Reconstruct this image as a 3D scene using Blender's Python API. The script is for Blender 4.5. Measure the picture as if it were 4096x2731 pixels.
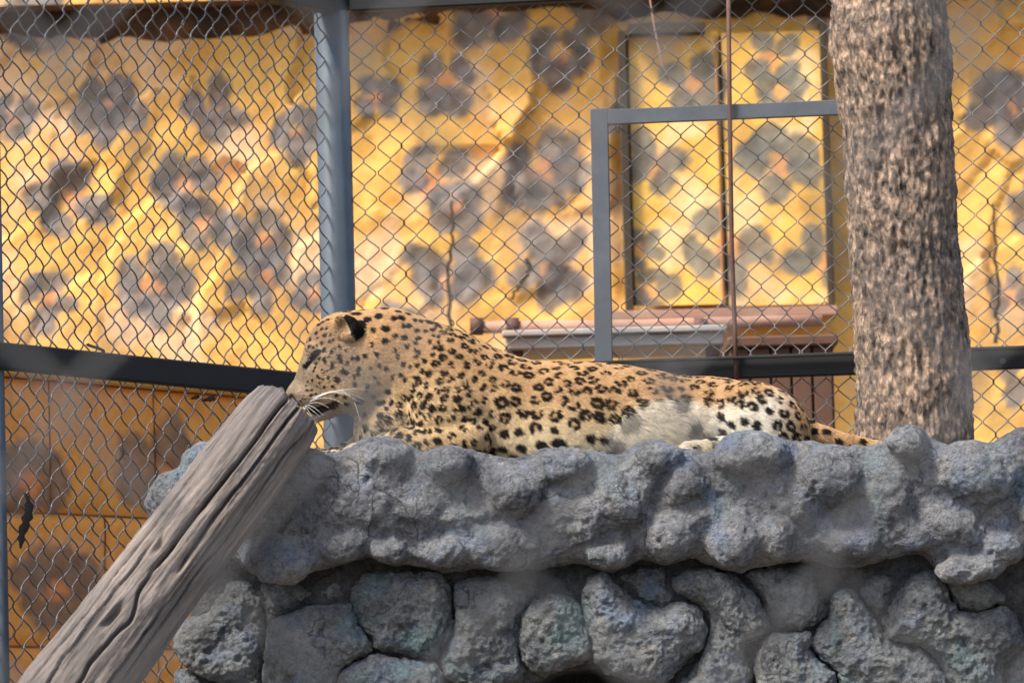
import bpy, math
import numpy as np
from mathutils import Matrix, Vector

# ------------------------------------------------------------------ clear
for o in list(bpy.data.objects):
    bpy.data.objects.remove(o, do_unlink=True)
scene = bpy.context.scene
COL = scene.collection
rng = np.random.default_rng(7)

# ------------------------------------------------------------------ camera
W, H = 1024, 682
FPX = 5218.0                                  # focal length in pixels
DIST = 12.0                                   # metres to the leopard
CAM = np.array([0.0, -DIST, 1.5])
PITCH, ROLL = math.radians(4.9), math.radians(-1.5)
cam = bpy.data.cameras.new('camera')
cam_ob = bpy.data.objects.new('camera', cam)
COL.objects.link(cam_ob)
CROT = Matrix.Rotation(math.pi/2 + PITCH, 3, 'X') @ Matrix.Rotation(ROLL, 3, 'Z')
cam_ob.matrix_world = Matrix.Translation(CAM.tolist()) @ CROT.to_4x4()
cam.sensor_width = 36.0
cam.lens = 36.0 * FPX / W
cam.clip_start, cam.clip_end = 0.05, 600
cam.dof.use_dof = True
cam.dof.focus_distance = DIST - 0.10
cam.dof.aperture_fstop = 7.0
cam.dof.aperture_blades = 0
scene.camera = cam_ob
R3 = np.array(CROT)
EX, EZ, EY = R3[:, 0], R3[:, 1], -R3[:, 2]     # right, up, forward

# ------------------------------------------------------------------ world, sun, exposure
SUN_DIR = np.array([-0.55, -0.44, 0.90]); SUN_DIR = SUN_DIR/np.linalg.norm(SUN_DIR)
wd = bpy.data.worlds.new('World'); scene.world = wd; wd.use_nodes = True
nt = wd.node_tree
sky = nt.nodes.new('ShaderNodeTexSky'); sky.sky_type = 'NISHITA'; sky.sun_disc = False
sky.sun_elevation = math.asin(SUN_DIR[2])
sky.sun_rotation = math.atan2(SUN_DIR[0], SUN_DIR[1])
sky.air_density = 1.0; sky.dust_density = 3.0; sky.ozone_density = 0.6
bg = nt.nodes['Background']; bg.inputs['Strength'].default_value = 0.118
nt.links.new(sky.outputs[0], bg.inputs[0])
sun = bpy.data.lights.new('sun', 'SUN'); sun.energy = 2.7; sun.angle = math.radians(14)
sun.color = (1.0, 0.93, 0.82)
sun_ob = bpy.data.objects.new('sun', sun); COL.objects.link(sun_ob)
sun_ob.rotation_euler = Vector((-SUN_DIR).tolist()).to_track_quat('-Z', 'Y').to_euler()
sun_ob.location = (-6, -6, 12)
scene.view_settings.view_transform = 'Standard'
scene.view_settings.look = 'None'
scene.view_settings.exposure = 1.12
scene.view_settings.gamma = 1.0
scene.view_settings.use_curve_mapping = False
scene.render.engine = 'CYCLES'
scene.render.resolution_x, scene.render.resolution_y = W, H

# ------------------------------------------------------------------ frames
S0 = DIST/FPX                                  # metres per pixel at the leopard

def local(P, d0=0.0):
    """sculpting units (x right, y away, z up, one unit = one pixel of the photograph at that distance) to world metres"""
    s = (DIST + d0)/FPX
    P = np.asarray(P, float)
    O = CAM + EY*(DIST + d0)
    return O + np.outer((P[..., 0].ravel()-512)*s, EX) + np.outer(P[..., 1].ravel()*s, EY) + np.outer((P[..., 2].ravel()+341)*s, EZ)

def at(px, py, Y):
    d = EX*(px-512)/FPX + EZ*(341-py)/FPX + EY
    return CAM + d*((Y-CAM[1])/d[1])

# ------------------------------------------------------------------ mesh helpers
ORIG = {}
def mesh(name, v, f, mat, parent=None, smooth=True, colors=None, vecs=None, origin=None):
    """v Nx3 world coordinates, f MxK polygons (one size) -> one object with its origin at the base"""
    v = np.asarray(v, np.float32); f = np.asarray(f, np.int32)
    if origin is None:
        if parent is not None: origin = ORIG[parent.name]
        else: origin = np.array([v[:, 0].mean(), v[:, 1].mean(), v[:, 2].min()])
    me = bpy.data.meshes.new(name)
    me.vertices.add(len(v)); me.vertices.foreach_set('co', (v-origin.astype(np.float32)).ravel())
    k = f.shape[1]
    me.loops.add(f.size); me.loops.foreach_set('vertex_index', f.ravel())
    me.polygons.add(len(f)); me.polygons.foreach_set('loop_start', np.arange(0, f.size, k, dtype=np.int32))
    me.polygons.foreach_set('use_smooth', np.full(len(f), bool(smooth)))
    me.update(calc_edges=True)
    if colors is not None:
        a = me.attributes.new('paint', 'FLOAT_COLOR', 'POINT')
        c = np.ones((len(v), 4), np.float32); c[:, :3] = colors
        a.data.foreach_set('color', c.ravel())
    if vecs is not None:
        a = me.attributes.new('grain', 'FLOAT_VECTOR', 'POINT')
        a.data.foreach_set('vector', np.asarray(vecs, np.float32).ravel())
    me.materials.append(mat)
    o = bpy.data.objects.new(name, me); COL.objects.link(o)
    ORIG[o.name] = np.asarray(origin, float)
    if parent is not None: o.parent = parent
    else: o.location = origin.tolist()
    return o

def tag(o, label, cat, group=None, kind=None):
    o['label'] = label; o['category'] = cat
    if group: o['group'] = group
    if kind: o['kind'] = kind
    return o

def thing(name, loc, label, cat, group=None):
    o = bpy.data.objects.new(name, None); COL.objects.link(o)
    o.location = [float(c) for c in loc]; o.empty_display_size = 0.1
    o.matrix_world = Matrix.Translation(o.location)
    ORIG[o.name] = np.array(o.location)
    return tag(o, label, cat, group)

def box(a, b, ax=(1, 0, 0), ay=(0, 1, 0), az=(0, 0, 1), o=(0, 0, 0), bev=0.0):
    """bevelled box between local corners a and b on the given axes"""
    a = np.array(a, float); b = np.array(b, float)
    m = bev
    pts, quads = [], []
    # profile in x,z with chamfered corners, extruded with chamfered ends along y
    x0, y0, z0 = a; x1, y1, z1 = b
    def ring(y, i):
        return [(x0+m+i, y, z0+i), (x1-m-i, y, z0+i), (x1-i, y, z0+m+i), (x1-i, y, z1-m-i), (x1-m-i, y, z1-i), (x0+m+i, y, z1-i), (x0+i, y, z1-m-i), (x0+i, y, z0+m+i)]
    if m > 0: rings = [ring(y0, m), ring(y0+m, 0), ring(y1-m, 0), ring(y1, m)]
    else:
        m = 1e-4; rings = [ring(y0, 0), ring(y1, 0)]
    for r in rings: pts += r
    n = 8
    for k in range(len(rings)-1):
        for j in range(n):
            quads.append((k*n+j, k*n+(j+1) % n, (k+1)*n+(j+1) % n, (k+1)*n+j))
    e = (len(rings)-1)*n
    for s_, rev in ((0, False), (e, True)):
        for q in ((0, 7, 2, 1), (2, 7, 6, 3), (3, 6, 5, 4)):
            q = tuple(s_+i for i in q); quads.append(q if not rev else q[::-1])
    P = np.array(pts); A = np.array([ax, ay, az], float)
    return np.asarray(o, float)+P@A, np.array(quads)

def join(parts):
    vs, fs, n = [], [], 0
    for v, f in parts:
        vs.append(v); fs.append(np.asarray(f)+n); n += len(v)
    return np.concatenate(vs), np.concatenate(fs)

def tube(P, r, sides=8, cap=True, up=None):
    """round tube through the points P (Nx3); r scalar or per point"""
    P = np.asarray(P, float); n = len(P)
    r = np.broadcast_to(np.asarray(r, float), (n,))
    T = np.gradient(P, axis=0); T /= np.linalg.norm(T, axis=1)[:, None]+1e-12
    ref = np.array(up if up is not None else (0.31, 0.92, 0.23), float)
    U = np.cross(T, ref); U /= np.linalg.norm(U, axis=1)[:, None]+1e-12
    V = np.cross(T, U)
    a = np.arange(sides)*2*np.pi/sides
    v = P[:, None, :] + r[:, None, None]*(np.cos(a)[None, :, None]*U[:, None, :] + np.sin(a)[None, :, None]*V[:, None, :])
    v = v.reshape(-1, 3)
    i = np.arange(n-1)[:, None]*sides; j = np.arange(sides)[None, :]; j2 = (j+1) % sides
    f = np.stack([i+j, i+j2, i+sides+j2, i+sides+j], -1).reshape(-1, 4)
    if cap:
        c0, c1 = len(v), len(v)+1
        v = np.concatenate([v, P[:1], P[-1:]])
        k = np.arange(0, sides, 2)
        f0 = np.stack([np.full_like(k, c0), (k+2) % sides, (k+1) % sides, k], -1)
        f1 = np.stack([np.full_like(k, c1), (n-1)*sides+k, (n-1)*sides+(k+1) % sides, (n-1)*sides+(k+2) % sides], -1)
        if sides % 2 == 0: f = np.concatenate([f, f0, f1])
    return v, f

# ------------------------------------------------------------------ noise
def _hash(ix, iy, iz):
    h = (ix.astype(np.uint32)*np.uint32(374761393)) ^ (iy.astype(np.uint32)*np.uint32(668265263)) ^ (iz.astype(np.uint32)*np.uint32(2246822519))
    h = (h ^ (h >> np.uint32(13)))*np.uint32(1274126177)
    h = (h ^ (h >> np.uint32(15)))*np.uint32(2654435761)
    return ((h ^ (h >> np.uint32(16))) & np.uint32(0xFFFFFF)).astype(np.float32)/np.float32(0xFFFFFF)

def noise(P, scale=1.0, seed=0.0):
    """smooth value noise, -1..1"""
    P = np.asarray(P, np.float32)*np.float32(scale) + np.float32(seed*17.31+500.0)
    i = np.floor(P).astype(np.int64); t = P-i; t = t*t*(3-2*t)
    i = i.astype(np.int32)
    out = 0
    for dx in (0, 1):
        wx = t[:, 0] if dx else 1-t[:, 0]
        for dy in (0, 1):
            wy = t[:, 1] if dy else 1-t[:, 1]
            for dz in (0, 1):
                wz = t[:, 2] if dz else 1-t[:, 2]
                out = out + wx*wy*wz*_hash(i[:, 0]+dx, i[:, 1]+dy, i[:, 2]+dz)
    return out*2-1

def fbm(P, scale, octaves=4, seed=0, gain=0.5):
    s, a, t = 0, 1.0, 0
    for k in range(octaves):
        s = s + a*noise(P, scale*2.03**k, seed+k*3.7); t += a; a *= gain
    return s/t

def sstep(a, b, x):
    t = np.clip((x-a)/(b-a), 0, 1); return t*t*(3-2*t)

# ------------------------------------------------------------------ implicit sculpting
def smin(a, b, k):
    h = np.clip(0.5+0.5*(b-a)/k, 0, 1)
    return b*(1-h)+a*h-k*h*(1-h)

def smax(a, b, k): return -smin(-a, -b, k)

def ell(P, c, r, rot=0.0):
    d = P-np.asarray(c, P.dtype)
    if rot:
        cs, sn = math.cos(rot), math.sin(rot)
        d = np.stack([d[:, 0]*cs+d[:, 2]*sn, d[:, 1], -d[:, 0]*sn+d[:, 2]*cs], 1)
    r = np.asarray(r, P.dtype)
    k0 = np.sqrt(((d/r)**2).sum(1)); k1 = np.sqrt(((d/(r*r))**2).sum(1))+1e-9
    return k0*(k0-1)/k1

def cone(P, a, ra, b, rb, ys=1.0):
    a = np.asarray(a, P.dtype); b = np.asarray(b, P.dtype); ab = b-a
    t = np.clip(((P-a)@ab)/(ab@ab), 0, 1)
    d = P-a-t[:, None]*ab
    if ys != 1.0: d = d*np.array([1, 1/ys, 1], P.dtype)
    return np.sqrt((d*d).sum(1))-(ra+(rb-ra)*t)

def surface_nets(fn, lo, hi, h):
    lo = np.array(lo, np.float32); n = np.ceil((np.array(hi)-lo)/h).astype(int)+1
    ax = [lo[k]+h*np.arange(n[k], dtype=np.float32) for k in range(3)]
    G = np.stack(np.meshgrid(*ax, indexing='ij'), -1).reshape(-1, 3)
    V = np.concatenate([fn(G[i:i+400000]) for i in range(0, len(G), 400000)]).reshape(n)
    ins = V < 0
    m = tuple(n-1)
    cnt = np.zeros(m, np.float32); acc = np.zeros(m+(3,), np.float32)
    cs = [(i, j, k) for i in (0, 1) for j in (0, 1) for k in (0, 1)]
    sl = lambda c: tuple(slice(c[q], c[q]+m[q]) for q in range(3))
    for a in cs:
        for q in range(3):
            if a[q] == 0:
                b = list(a); b[q] = 1
                va, vb = V[sl(a)], V[sl(b)]
                x = (va < 0) != (vb < 0)
                t = np.where(x, va/np.where(x, va-vb, 1), 0)
                cnt += x
                for w in range(3):
                    acc[..., w] += np.where(x, a[w]+(t if w == q else 0), 0)
    ok = cnt > 0
    idx = np.full(m, -1, np.int32); idx[ok] = np.arange(ok.sum(), dtype=np.int32)
    I = np.argwhere(ok)
    v = (I+acc[ok]/cnt[ok][:, None])*h+lo
    faces = []
    for q in range(3):
        p, r = (q+1) % 3, (q+2) % 3
        s0 = [slice(None)]*3; s0[q] = slice(0, n[q]-1); s0[p] = slice(1, n[p]-1); s0[r] = slice(1, n[r]-1)
        s1 = list(s0); s1[q] = slice(1, n[q])
        A, B = ins[tuple(s0)], ins[tuple(s1)]
        for cond, flip in ((A & ~B, False), (~A & B, True)):
            e = np.argwhere(cond); e[:, p] += 1; e[:, r] += 1
            def cell(dp, dr):
                c = e.copy(); c[:, p] += dp; c[:, r] += dr
                return idx[c[:, 0], c[:, 1], c[:, 2]]
            quad = np.stack([cell(-1, -1), cell(0, -1), cell(0, 0), cell(-1, 0)], 1)
            faces.append(quad[:, ::-1] if flip else quad)
    f = np.concatenate(faces)
    return v.astype(np.float32), f

def project(fn, v, it=2, e=0.3):
    for _ in range(it):
        d = fn(v); g = np.empty_like(v)
        for q in range(3):
            w = v.copy(); w[:, q] += e; g[:, q] = (fn(w)-d)/e
        g2 = (g*g).sum(1)+1e-4
        v = v-(np.clip(d/g2, -2, 2))[:, None]*g
    return v.astype(np.float32)

def subdivide(v, f):
    """one Catmull-Clark subdivision of a closed quad mesh"""
    nv, nf = len(v), len(f); fp = v[f].mean(1)
    e = np.stack([f, np.roll(f, -1, 1)], -1).reshape(-1, 2); es = np.sort(e, 1)
    key = es[:, 0].astype(np.int64)*nv+es[:, 1]
    uk, inv = np.unique(key, return_inverse=True); inv = inv.ravel(); ne = len(uk)
    a, b = uk//nv, uk % nv; mid = (v[a]+v[b])/2
    fi = np.repeat(np.arange(nf), 4); cnt = np.bincount(inv, minlength=ne)[:, None]
    add = lambda idx, w, n: np.stack([np.bincount(idx, w[:, q], n) for q in range(3)], 1)
    fe = add(inv, fp[fi], ne)/cnt
    ep = (mid+fe)/2
    val = np.maximum(np.bincount(f.ravel(), minlength=nv), 1)[:, None]
    F = add(f.ravel(), fp[fi], nv)/val
    ve = np.maximum(np.bincount(a, minlength=nv)+np.bincount(b, minlength=nv), 1)[:, None]
    Rm = (add(a, mid, nv)+add(b, mid, nv))/ve
    nvp = np.where(ve >= 3, (F+2*Rm+(ve-3)*v)/ve, v)
    V = np.concatenate([nvp, ep, fp]).astype(np.float32)
    ei = nv+inv.reshape(nf, 4); c = nv+ne+np.arange(nf)
    Q = np.stack([np.stack([f[:, k], ei[:, k], c, ei[:, k-1]], 1) for k in range(4)], 1).reshape(-1, 4)
    return V, Q.astype(np.int32)

def normals(v, f):
    a = np.cross(v[f[:, 2]]-v[f[:, 0]], v[f[:, 3]]-v[f[:, 1]])
    n = np.zeros_like(v)
    for k in range(4):
        for q in range(3):
            n[:, q] += np.bincount(f[:, k], a[:, q], len(v))
    return n/(np.linalg.norm(n, axis=1)[:, None]+1e-9)

class Poly2D:
    """signed distance (negative inside) of an outline in x,z"""
    def __init__(s, pts, pad=45, blur=2):
        p = np.array(pts, float)
        s.x0, s.z0 = np.floor(p[:, 0].min()-pad), np.floor(p[:, 1].min()-pad)
        nx, nz = int(p[:, 0].max()+pad-s.x0)+2, int(p[:, 1].max()+pad-s.z0)+2
        X, Z = np.meshgrid(s.x0+np.arange(nx), s.z0+np.arange(nz), indexing='ij')
        d = np.full(X.shape, 1e9); inside = np.zeros(X.shape, bool)
        for i in range(len(p)):
            a, b = p[i], p[(i+1) % len(p)]; e = b-a
            wx, wz = X-a[0], Z-a[1]
            t = np.clip((wx*e[0]+wz*e[1])/(e@e+1e-9), 0, 1)
            d = np.minimum(d, (wx-e[0]*t)**2+(wz-e[1]*t)**2)
            c = ((a[1] > Z) != (b[1] > Z)) & (X < (b[0]-a[0])*(Z-a[1])/(b[1]-a[1]+1e-12)+a[0])
            inside ^= c
        d = np.sqrt(d); d = np.where(inside, -d, d)
        for _ in range(blur):
            for ax in (0, 1):
                q = np.pad(d, [(2, 2) if k == ax else (0, 0) for k in (0, 1)], mode='edge')
                d = sum(np.take(q, np.arange(k, k+d.shape[ax]), axis=ax) for k in range(5))/5
        s.d = d.astype(np.float32)
    def __call__(s, x, z):
        x = np.clip(x-s.x0, 0, s.d.shape[0]-1.01); z = np.clip(z-s.z0, 0, s.d.shape[1]-1.01)
        i, j = x.astype(int), z.astype(int); tx, tz = x-i, z-j
        D = s.d
        return (D[i, j]*(1-tx)+D[i+1, j]*tx)*(1-tz)+(D[i, j+1]*(1-tx)+D[i+1, j+1]*tx)*tz

def slab(d2, y, y0, y1, R):
    yc, T = (y0+y1)/2, (y1-y0)/2
    qa, qb = d2+R, np.abs(y-yc)-T+R
    return np.sqrt(np.maximum(qa, 0)**2+np.maximum(qb, 0)**2)+np.minimum(np.maximum(qa, qb), 0)-R

# ------------------------------------------------------------------ materials
def material(name):
    m = bpy.data.materials.new(name); m.use_nodes = True
    n = m.node_tree; return m, n.nodes, n.links, n.nodes['Principled BSDF']

def tex_noise(N, L, vec, scale, detail=6, rough=0.6, dist=0.0):
    t = N.new('ShaderNodeTexNoise'); t.inputs['Scale'].default_value = scale
    t.inputs['Detail'].default_value = detail; t.inputs['Roughness'].default_value = rough
    t.inputs['Distortion'].default_value = dist
    if vec is not None: L.new(vec, t.inputs['Vector'])
    return t.outputs['Fac']

def ramp(N, L, fac, stops):
    r = N.new('ShaderNodeValToRGB'); L.new(fac, r.inputs[0])
    e = r.color_ramp.elements
    while len(e) < len(stops): e.new(0.5)
    for k, (p, c) in enumerate(stops):
        e[k].position = p; e[k].color = (*c, 1) if len(c) == 3 else c
    return r.outputs[0]

def mix(N, L, fac, a, b, mode='MIX'):
    m = N.new('ShaderNodeMix'); m.data_type = 'RGBA'; m.blend_type = mode
    for s_, x in ((m.inputs[0], fac), (m.inputs[6], a), (m.inputs[7], b)):
        if isinstance(x, (int, float)): s_.default_value = x
        elif isinstance(x, tuple): s_.default_value = (*x, 1)
        else: L.new(x, s_)
    return m.outputs[2]

def mathn(N, L, op, a, b=0.0):
    m = N.new('ShaderNodeMath'); m.operation = op
    for s_, x in ((m.inputs[0], a), (m.inputs[1], b)):
        if isinstance(x, (int, float)): s_.default_value = x
        else: L.new(x, s_)
    return m.outputs[0]

def bump(N, L, bsdf, height, strength=0.4, dist=0.01):
    b = N.new('ShaderNodeBump'); b.inputs['Strength'].default_value = strength
    b.inputs['Distance'].default_value = dist
    L.new(height, b.inputs['Height']); L.new(b.outputs[0], bsdf.inputs['Normal'])

def position(N): return N.new('ShaderNodeNewGeometry').outputs['Position']

def rock_material(name, tint, teal=0.5, specks=1.0):
    m, N, L, B = material(name)
    P = position(N)
    n1 = tex_noise(N, L, P, 9, 5, 0.6, 0.6)
    n2 = tex_noise(N, L, P, 5.0, 4, 0.55, 0.8)
    n3 = tex_noise(N, L, P, 60, 8, 0.75)
    g = tuple(tint)
    base = ramp(N, L, n1, [(0.30, (g[0]*.55, g[1]*.56, g[2]*.60)), (0.5, g), (0.72, (g[0]*1.55, g[1]*1.52, g[2]*1.45))])
    blue = ramp(N, L, tex_noise(N, L, P, 7.3, 3, 0.6, 1.0), [(0.52, (0, 0, 0)), (0.72, (1, 1, 1))])
    c = mix(N, L, mathn(N, L, 'MULTIPLY', blue, 0.8), base, (g[0]*.92, g[1]*1.12, g[2]*1.5))
    tl = ramp(N, L, n2, [(0.55, (0, 0, 0)), (0.72, (1, 1, 1))])
    c = mix(N, L, mathn(N, L, 'MULTIPLY', tl, teal), c, (g[0]*.6, g[1]*1.15, g[2]*1.15))
    warm = ramp(N, L, tex_noise(N, L, P, 12, 6, 0.7, 0.5), [(0.58, (0, 0, 0)), (0.75, (1, 1, 1))])
    c = mix(N, L, mathn(N, L, 'MULTIPLY', warm, 0.6), c, (g[0]*1.7, g[1]*1.35, g[2]*0.95))
    n4 = tex_noise(N, L, P, 130, 5, 0.75)
    fine = ramp(N, L, mathn(N, L, 'ADD', mathn(N, L, 'MULTIPLY', n3, 0.6), mathn(N, L, 'MULTIPLY', n4, 0.4)), [(0.38, (0.36, 0.36, 0.37)), (0.50, (1, 1, 1)), (0.66, (1.6, 1.58, 1.55))])
    c = mix(N, L, 0.9, c, fine, 'MULTIPLY')
    # pale grit and lime that has settled where the surface looks up
    geo = N.new('ShaderNodeNewGeometry'); sep = N.new('ShaderNodeSeparateXYZ'); L.new(geo.outputs['Normal'], sep.inputs[0])
    up = ramp(N, L, sep.outputs['Z'], [(0.0, (0, 0, 0)), (0.6, (1, 1, 1))])
    grit = ramp(N, L, tex_noise(N, L, P, 95, 6, 0.8), [(0.565, (0, 0, 0)), (0.63, (1, 1, 1))])
    area = ramp(N, L, tex_noise(N, L, P, 8, 4, 0.7), [(0.44, (0, 0, 0)), (0.62, (1, 1, 1))])
    k = mathn(N, L, 'MULTIPLY', mathn(N, L, 'MULTIPLY', grit, area), mathn(N, L, 'MULTIPLY', up, 0.9*specks))
    c = mix(N, L, k, c, (0.58, 0.54, 0.47))
    wv = N.new('ShaderNodeTexNoise'); wv.inputs['Scale'].default_value = 9; wv.inputs['Detail'].default_value = 5; L.new(P, wv.inputs['Vector'])
    wadd = N.new('ShaderNodeVectorMath'); wadd.operation = 'MULTIPLY_ADD'; L.new(wv.outputs['Color'], wadd.inputs[0]); wadd.inputs[1].default_value = (.22, .22, .22); L.new(P, wadd.inputs[2])
    vo = N.new('ShaderNodeTexVoronoi'); vo.feature = 'DISTANCE_TO_EDGE'; vo.inputs['Scale'].default_value = 4.2; L.new(wadd.outputs[0], vo.inputs['Vector'])
    crk = ramp(N, L, vo.outputs['Distance'], [(0.0, (1, 1, 1)), (0.022, (0, 0, 0))])
    gate = ramp(N, L, tex_noise(N, L, P, 3.4, 3, 0.6), [(0.47, (0, 0, 0)), (0.56, (1, 1, 1))])
    crk = mathn(N, L, 'MULTIPLY', crk, gate)
    c = mix(N, L, mathn(N, L, 'MULTIPLY', crk, 0.8), c, (g[0]*.16, g[1]*.16, g[2]*.17))
    L.new(c, B.inputs['Base Color'])
    B.inputs['Roughness'].default_value = 0.88
    B.inputs['Specular IOR Level'].default_value = 0.25
    h = mathn(N, L, 'ADD', mathn(N, L, 'MULTIPLY', n3, 0.6), mathn(N, L, 'MULTIPLY', tex_noise(N, L, P, 190, 5, 0.7), 0.35))
    h = mathn(N, L, 'ADD', h, mathn(N, L, 'MULTIPLY', tex_noise(N, L, P, 28, 5, 0.7, 0.5), 0.8))
    bump(N, L, B, h, 1.0, 0.038)
    return m

M_ROCK = rock_material('painted_concrete_rock', (0.25, 0.26, 0.28), 0.35, 1.0)
M_STONE = rock_material('painted_concrete_stone', (0.225, 0.24, 0.25), 0.6, 0.3)
M_MORTAR = rock_material('dark_mortar', (0.11, 0.112, 0.117), 0.2, 0.0)

def metal(name, col, rough=0.5, metallic=0.0, wear=0.25, wearcol=(0.25, 0.25, 0.25), scale=14):
    m, N, L, B = material(name); P = position(N)
    n = ramp(N, L, tex_noise(N, L, P, scale, 6, 0.65, 0.4), [(0.45, (0, 0, 0)), (0.75, (1, 1, 1))])
    c = mix(N, L, mathn(N, L, 'MULTIPLY', n, wear), col, wearcol)
    L.new(c, B.inputs['Base Color']); B.inputs['Roughness'].default_value = rough; B.inputs['Metallic'].default_value = metallic
    bump(N, L, B, tex_noise(N, L, P, 120, 4, 0.6), 0.12, 0.002)
    return m
M_POLE = metal('blue_grey_paint', (0.055, 0.075, 0.10), 0.62, 0.0, 0.5, (0.10, 0.13, 0.16), 9)
M_FRAME = metal('grey_paint', (0.07, 0.084, 0.102), 0.6, 0.0, 0.6, (0.12, 0.135, 0.155), 11)
M_RAIL = metal('dark_angle_iron', (0.007, 0.008, 0.009), 0.75, 0.0, 0.4, (0.018, 0.02, 0.022), 9)
M_WIRE = metal('galvanised_wire', (0.125, 0.128, 0.134), 0.45, 0.3, 0.6, (0.065, 0.05, 0.042), 22)
M_WIRE2 = metal('weathered_wire', (0.085, 0.087, 0.092), 0.7, 0.0, 0.4, (0.10, 0.09, 0.08), 22)
M_RUST = metal('rusty_steel', (0.09, 0.04, 0.028), 0.75, 0.0, 0.7, (0.16, 0.09, 0.07), 16)
M_PINK = metal('faded_red_pipe', (0.36, 0.19, 0.13), 0.8, 0.0, 0.7, (0.45, 0.33, 0.26), 8)
M_TRAY = metal('chipped_white_enamel', (0.36, 0.35, 0.34), 0.8, 0.0, 0.9, (0.42, 0.25, 0.16), 6)
M_DARK = metal('dark_weathered_wood', (0.045, 0.032, 0.02), 0.95, 0.0, 0.4, (0.09, 0.065, 0.035), 10)
M_CRATE = metal('brown_board', (0.11, 0.05, 0.028), 0.7, 0.0, 0.6, (0.06, 0.028, 0.018), 12)
M_OCHRE = metal('ochre_strip', (0.38, 0.17, 0.05), 0.8, 0.0, 0.5, (0.25, 0.10, 0.04), 10)
M_EAVE_SHADE = metal('eave_shade_brown', (0.04, 0.022, 0.014), 0.95, 0.0, 0.95, (0.24, 0.105, 0.03), 4.5)  # mottled dark brown that puts the eave's shade on the upper wall as colour
M_LEAF = metal('dry_leaf', (0.045, 0.033, 0.026), 0.8, 0.0, 0.4, (0.09, 0.06, 0.04), 40)

def painted(name, rough=0.75, detail=0.25, sc=26):
    m, N, L, B = material(name); P = position(N)
    a = N.new('ShaderNodeAttribute'); a.attribute_name = 'paint'
    n = ramp(N, L, tex_noise(N, L, P, sc, 6, 0.65), [(0.3, (0.72, 0.70, 0.66)), (0.55, (1, 1, 1)), (0.8, (1.1, 1.08, 1.05))])
    c = mix(N, L, detail*2, a.outputs['Color'], n, 'MULTIPLY')
    L.new(c, B.inputs['Base Color']); B.inputs['Roughness'].default_value = rough
    B.inputs['Specular IOR Level'].default_value = 0.3
    bump(N, L, B, tex_noise(N, L, P, 45, 6, 0.65), 0.3, 0.01)
    return m
M_MURAL = painted('mural_paint')

def grainy(name, stops, sx, sz, fine, bstr, mottled=None, rough=0.85):
    """bark and old wood: colour and relief follow the grain coordinate (around, along)"""
    m, N, L, B = material(name)
    a = N.new('ShaderNodeAttribute'); a.attribute_name = 'grain'
    mp = N.new('ShaderNodeMapping'); L.new(a.outputs['Vector'], mp.inputs['Vector']); mp.inputs['Scale'].default_value = (sx, sx, sz)
    n1 = tex_noise(N, L, mp.outputs[0], 1.0, 8, 0.68, 0.35)
    n2 = tex_noise(N, L, mp.outputs[0], fine, 6, 0.7, 0.2)
    c = ramp(N, L, n1, stops)
    P = position(N)
    big = ramp(N, L, tex_noise(N, L, P, 4.5, 4, 0.6), [(0.35, (0.78, 0.8, 0.84)), (0.65, (1.12, 1.07, 1.02))])
    c = mix(N, L, 1.0, c, big, 'MULTIPLY')
    f = ramp(N, L, n2, [(0.3, (0.5, 0.5, 0.5)), (0.55, (1, 1, 1)), (0.8, (1.25, 1.22, 1.2))])
    c = mix(N, L, 0.8, c, f, 'MULTIPLY')
    if mottled:
        k = ramp(N, L, tex_noise(N, L, P, 6, 4, 0.6, 0.4), [(0.5, (0, 0, 0)), (0.62, (1, 1, 1))])
        c = mix(N, L, mathn(N, L, 'MULTIPLY', k, 0.6), c, mottled)
    L.new(c, B.inputs['Base Color']); B.inputs['Roughness'].default_value = rough
    B.inputs['Specular IOR Level'].default_value = 0.25
    h = mathn(N, L, 'ADD', mathn(N, L, 'MULTIPLY', n1, 0.7), mathn(N, L, 'MULTIPLY', n2, 0.4))
    bump(N, L, B, h, bstr, 0.012)
    return m
M_BARK = grainy('tree_bark', [(0.35, (0.03, 0.025, 0.022)), (0.43, (0.14, 0.115, 0.098)), (0.52, (0.24, 0.185, 0.145)), (0.61, (0.50, 0.365, 0.27))], 62, 34, 2.4, 1.0)
M_LOG = grainy('weathered_log', [(0.30, (0.045, 0.040, 0.037)), (0.43, (0.145, 0.128, 0.118)), (0.57, (0.215, 0.187, 0.170)), (0.72, (0.35, 0.285, 0.245))], 40, 4, 3.0, 0.7)

m, N, L, B = material('bare_soil'); P = position(N)
L.new(ramp(N, L, tex_noise(N, L, P, 1.3, 8, 0.65), [(0.3, (0.10, 0.08, 0.06)), (0.7, (0.22, 0.18, 0.13))]), B.inputs['Base Color'])
B.inputs['Roughness'].default_value = 0.95; bump(N, L, B, tex_noise(N, L, P, 14, 8, 0.7), 0.6, 0.03)
M_SOIL = m

def coat_material(name, rough, spec):
    m, N, L, B = material(name)
    a = N.new('ShaderNodeAttribute'); a.attribute_name = 'paint'
    L.new(a.outputs['Color'], B.inputs['Base Color']); B.inputs['Roughness'].default_value = rough
    B.inputs['Specular IOR Level'].default_value = spec
    return m
M_COAT = coat_material('leopard_coat', 0.75, 0.2)
M_FUR = coat_material('leopard_fur', 0.7, 0.10)
m, N, L, B = material('eye_gloss'); B.inputs['Base Color'].default_value = (0.012, 0.010, 0.009, 1); B.inputs['Roughness'].default_value = 0.12; M_EYE = m
m, N, L, B = material('whisker_white'); B.inputs['Base Color'].default_value = (0.85, 0.83, 0.80, 1); B.inputs['Roughness'].default_value = 0.4; M_WHISK = m

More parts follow.
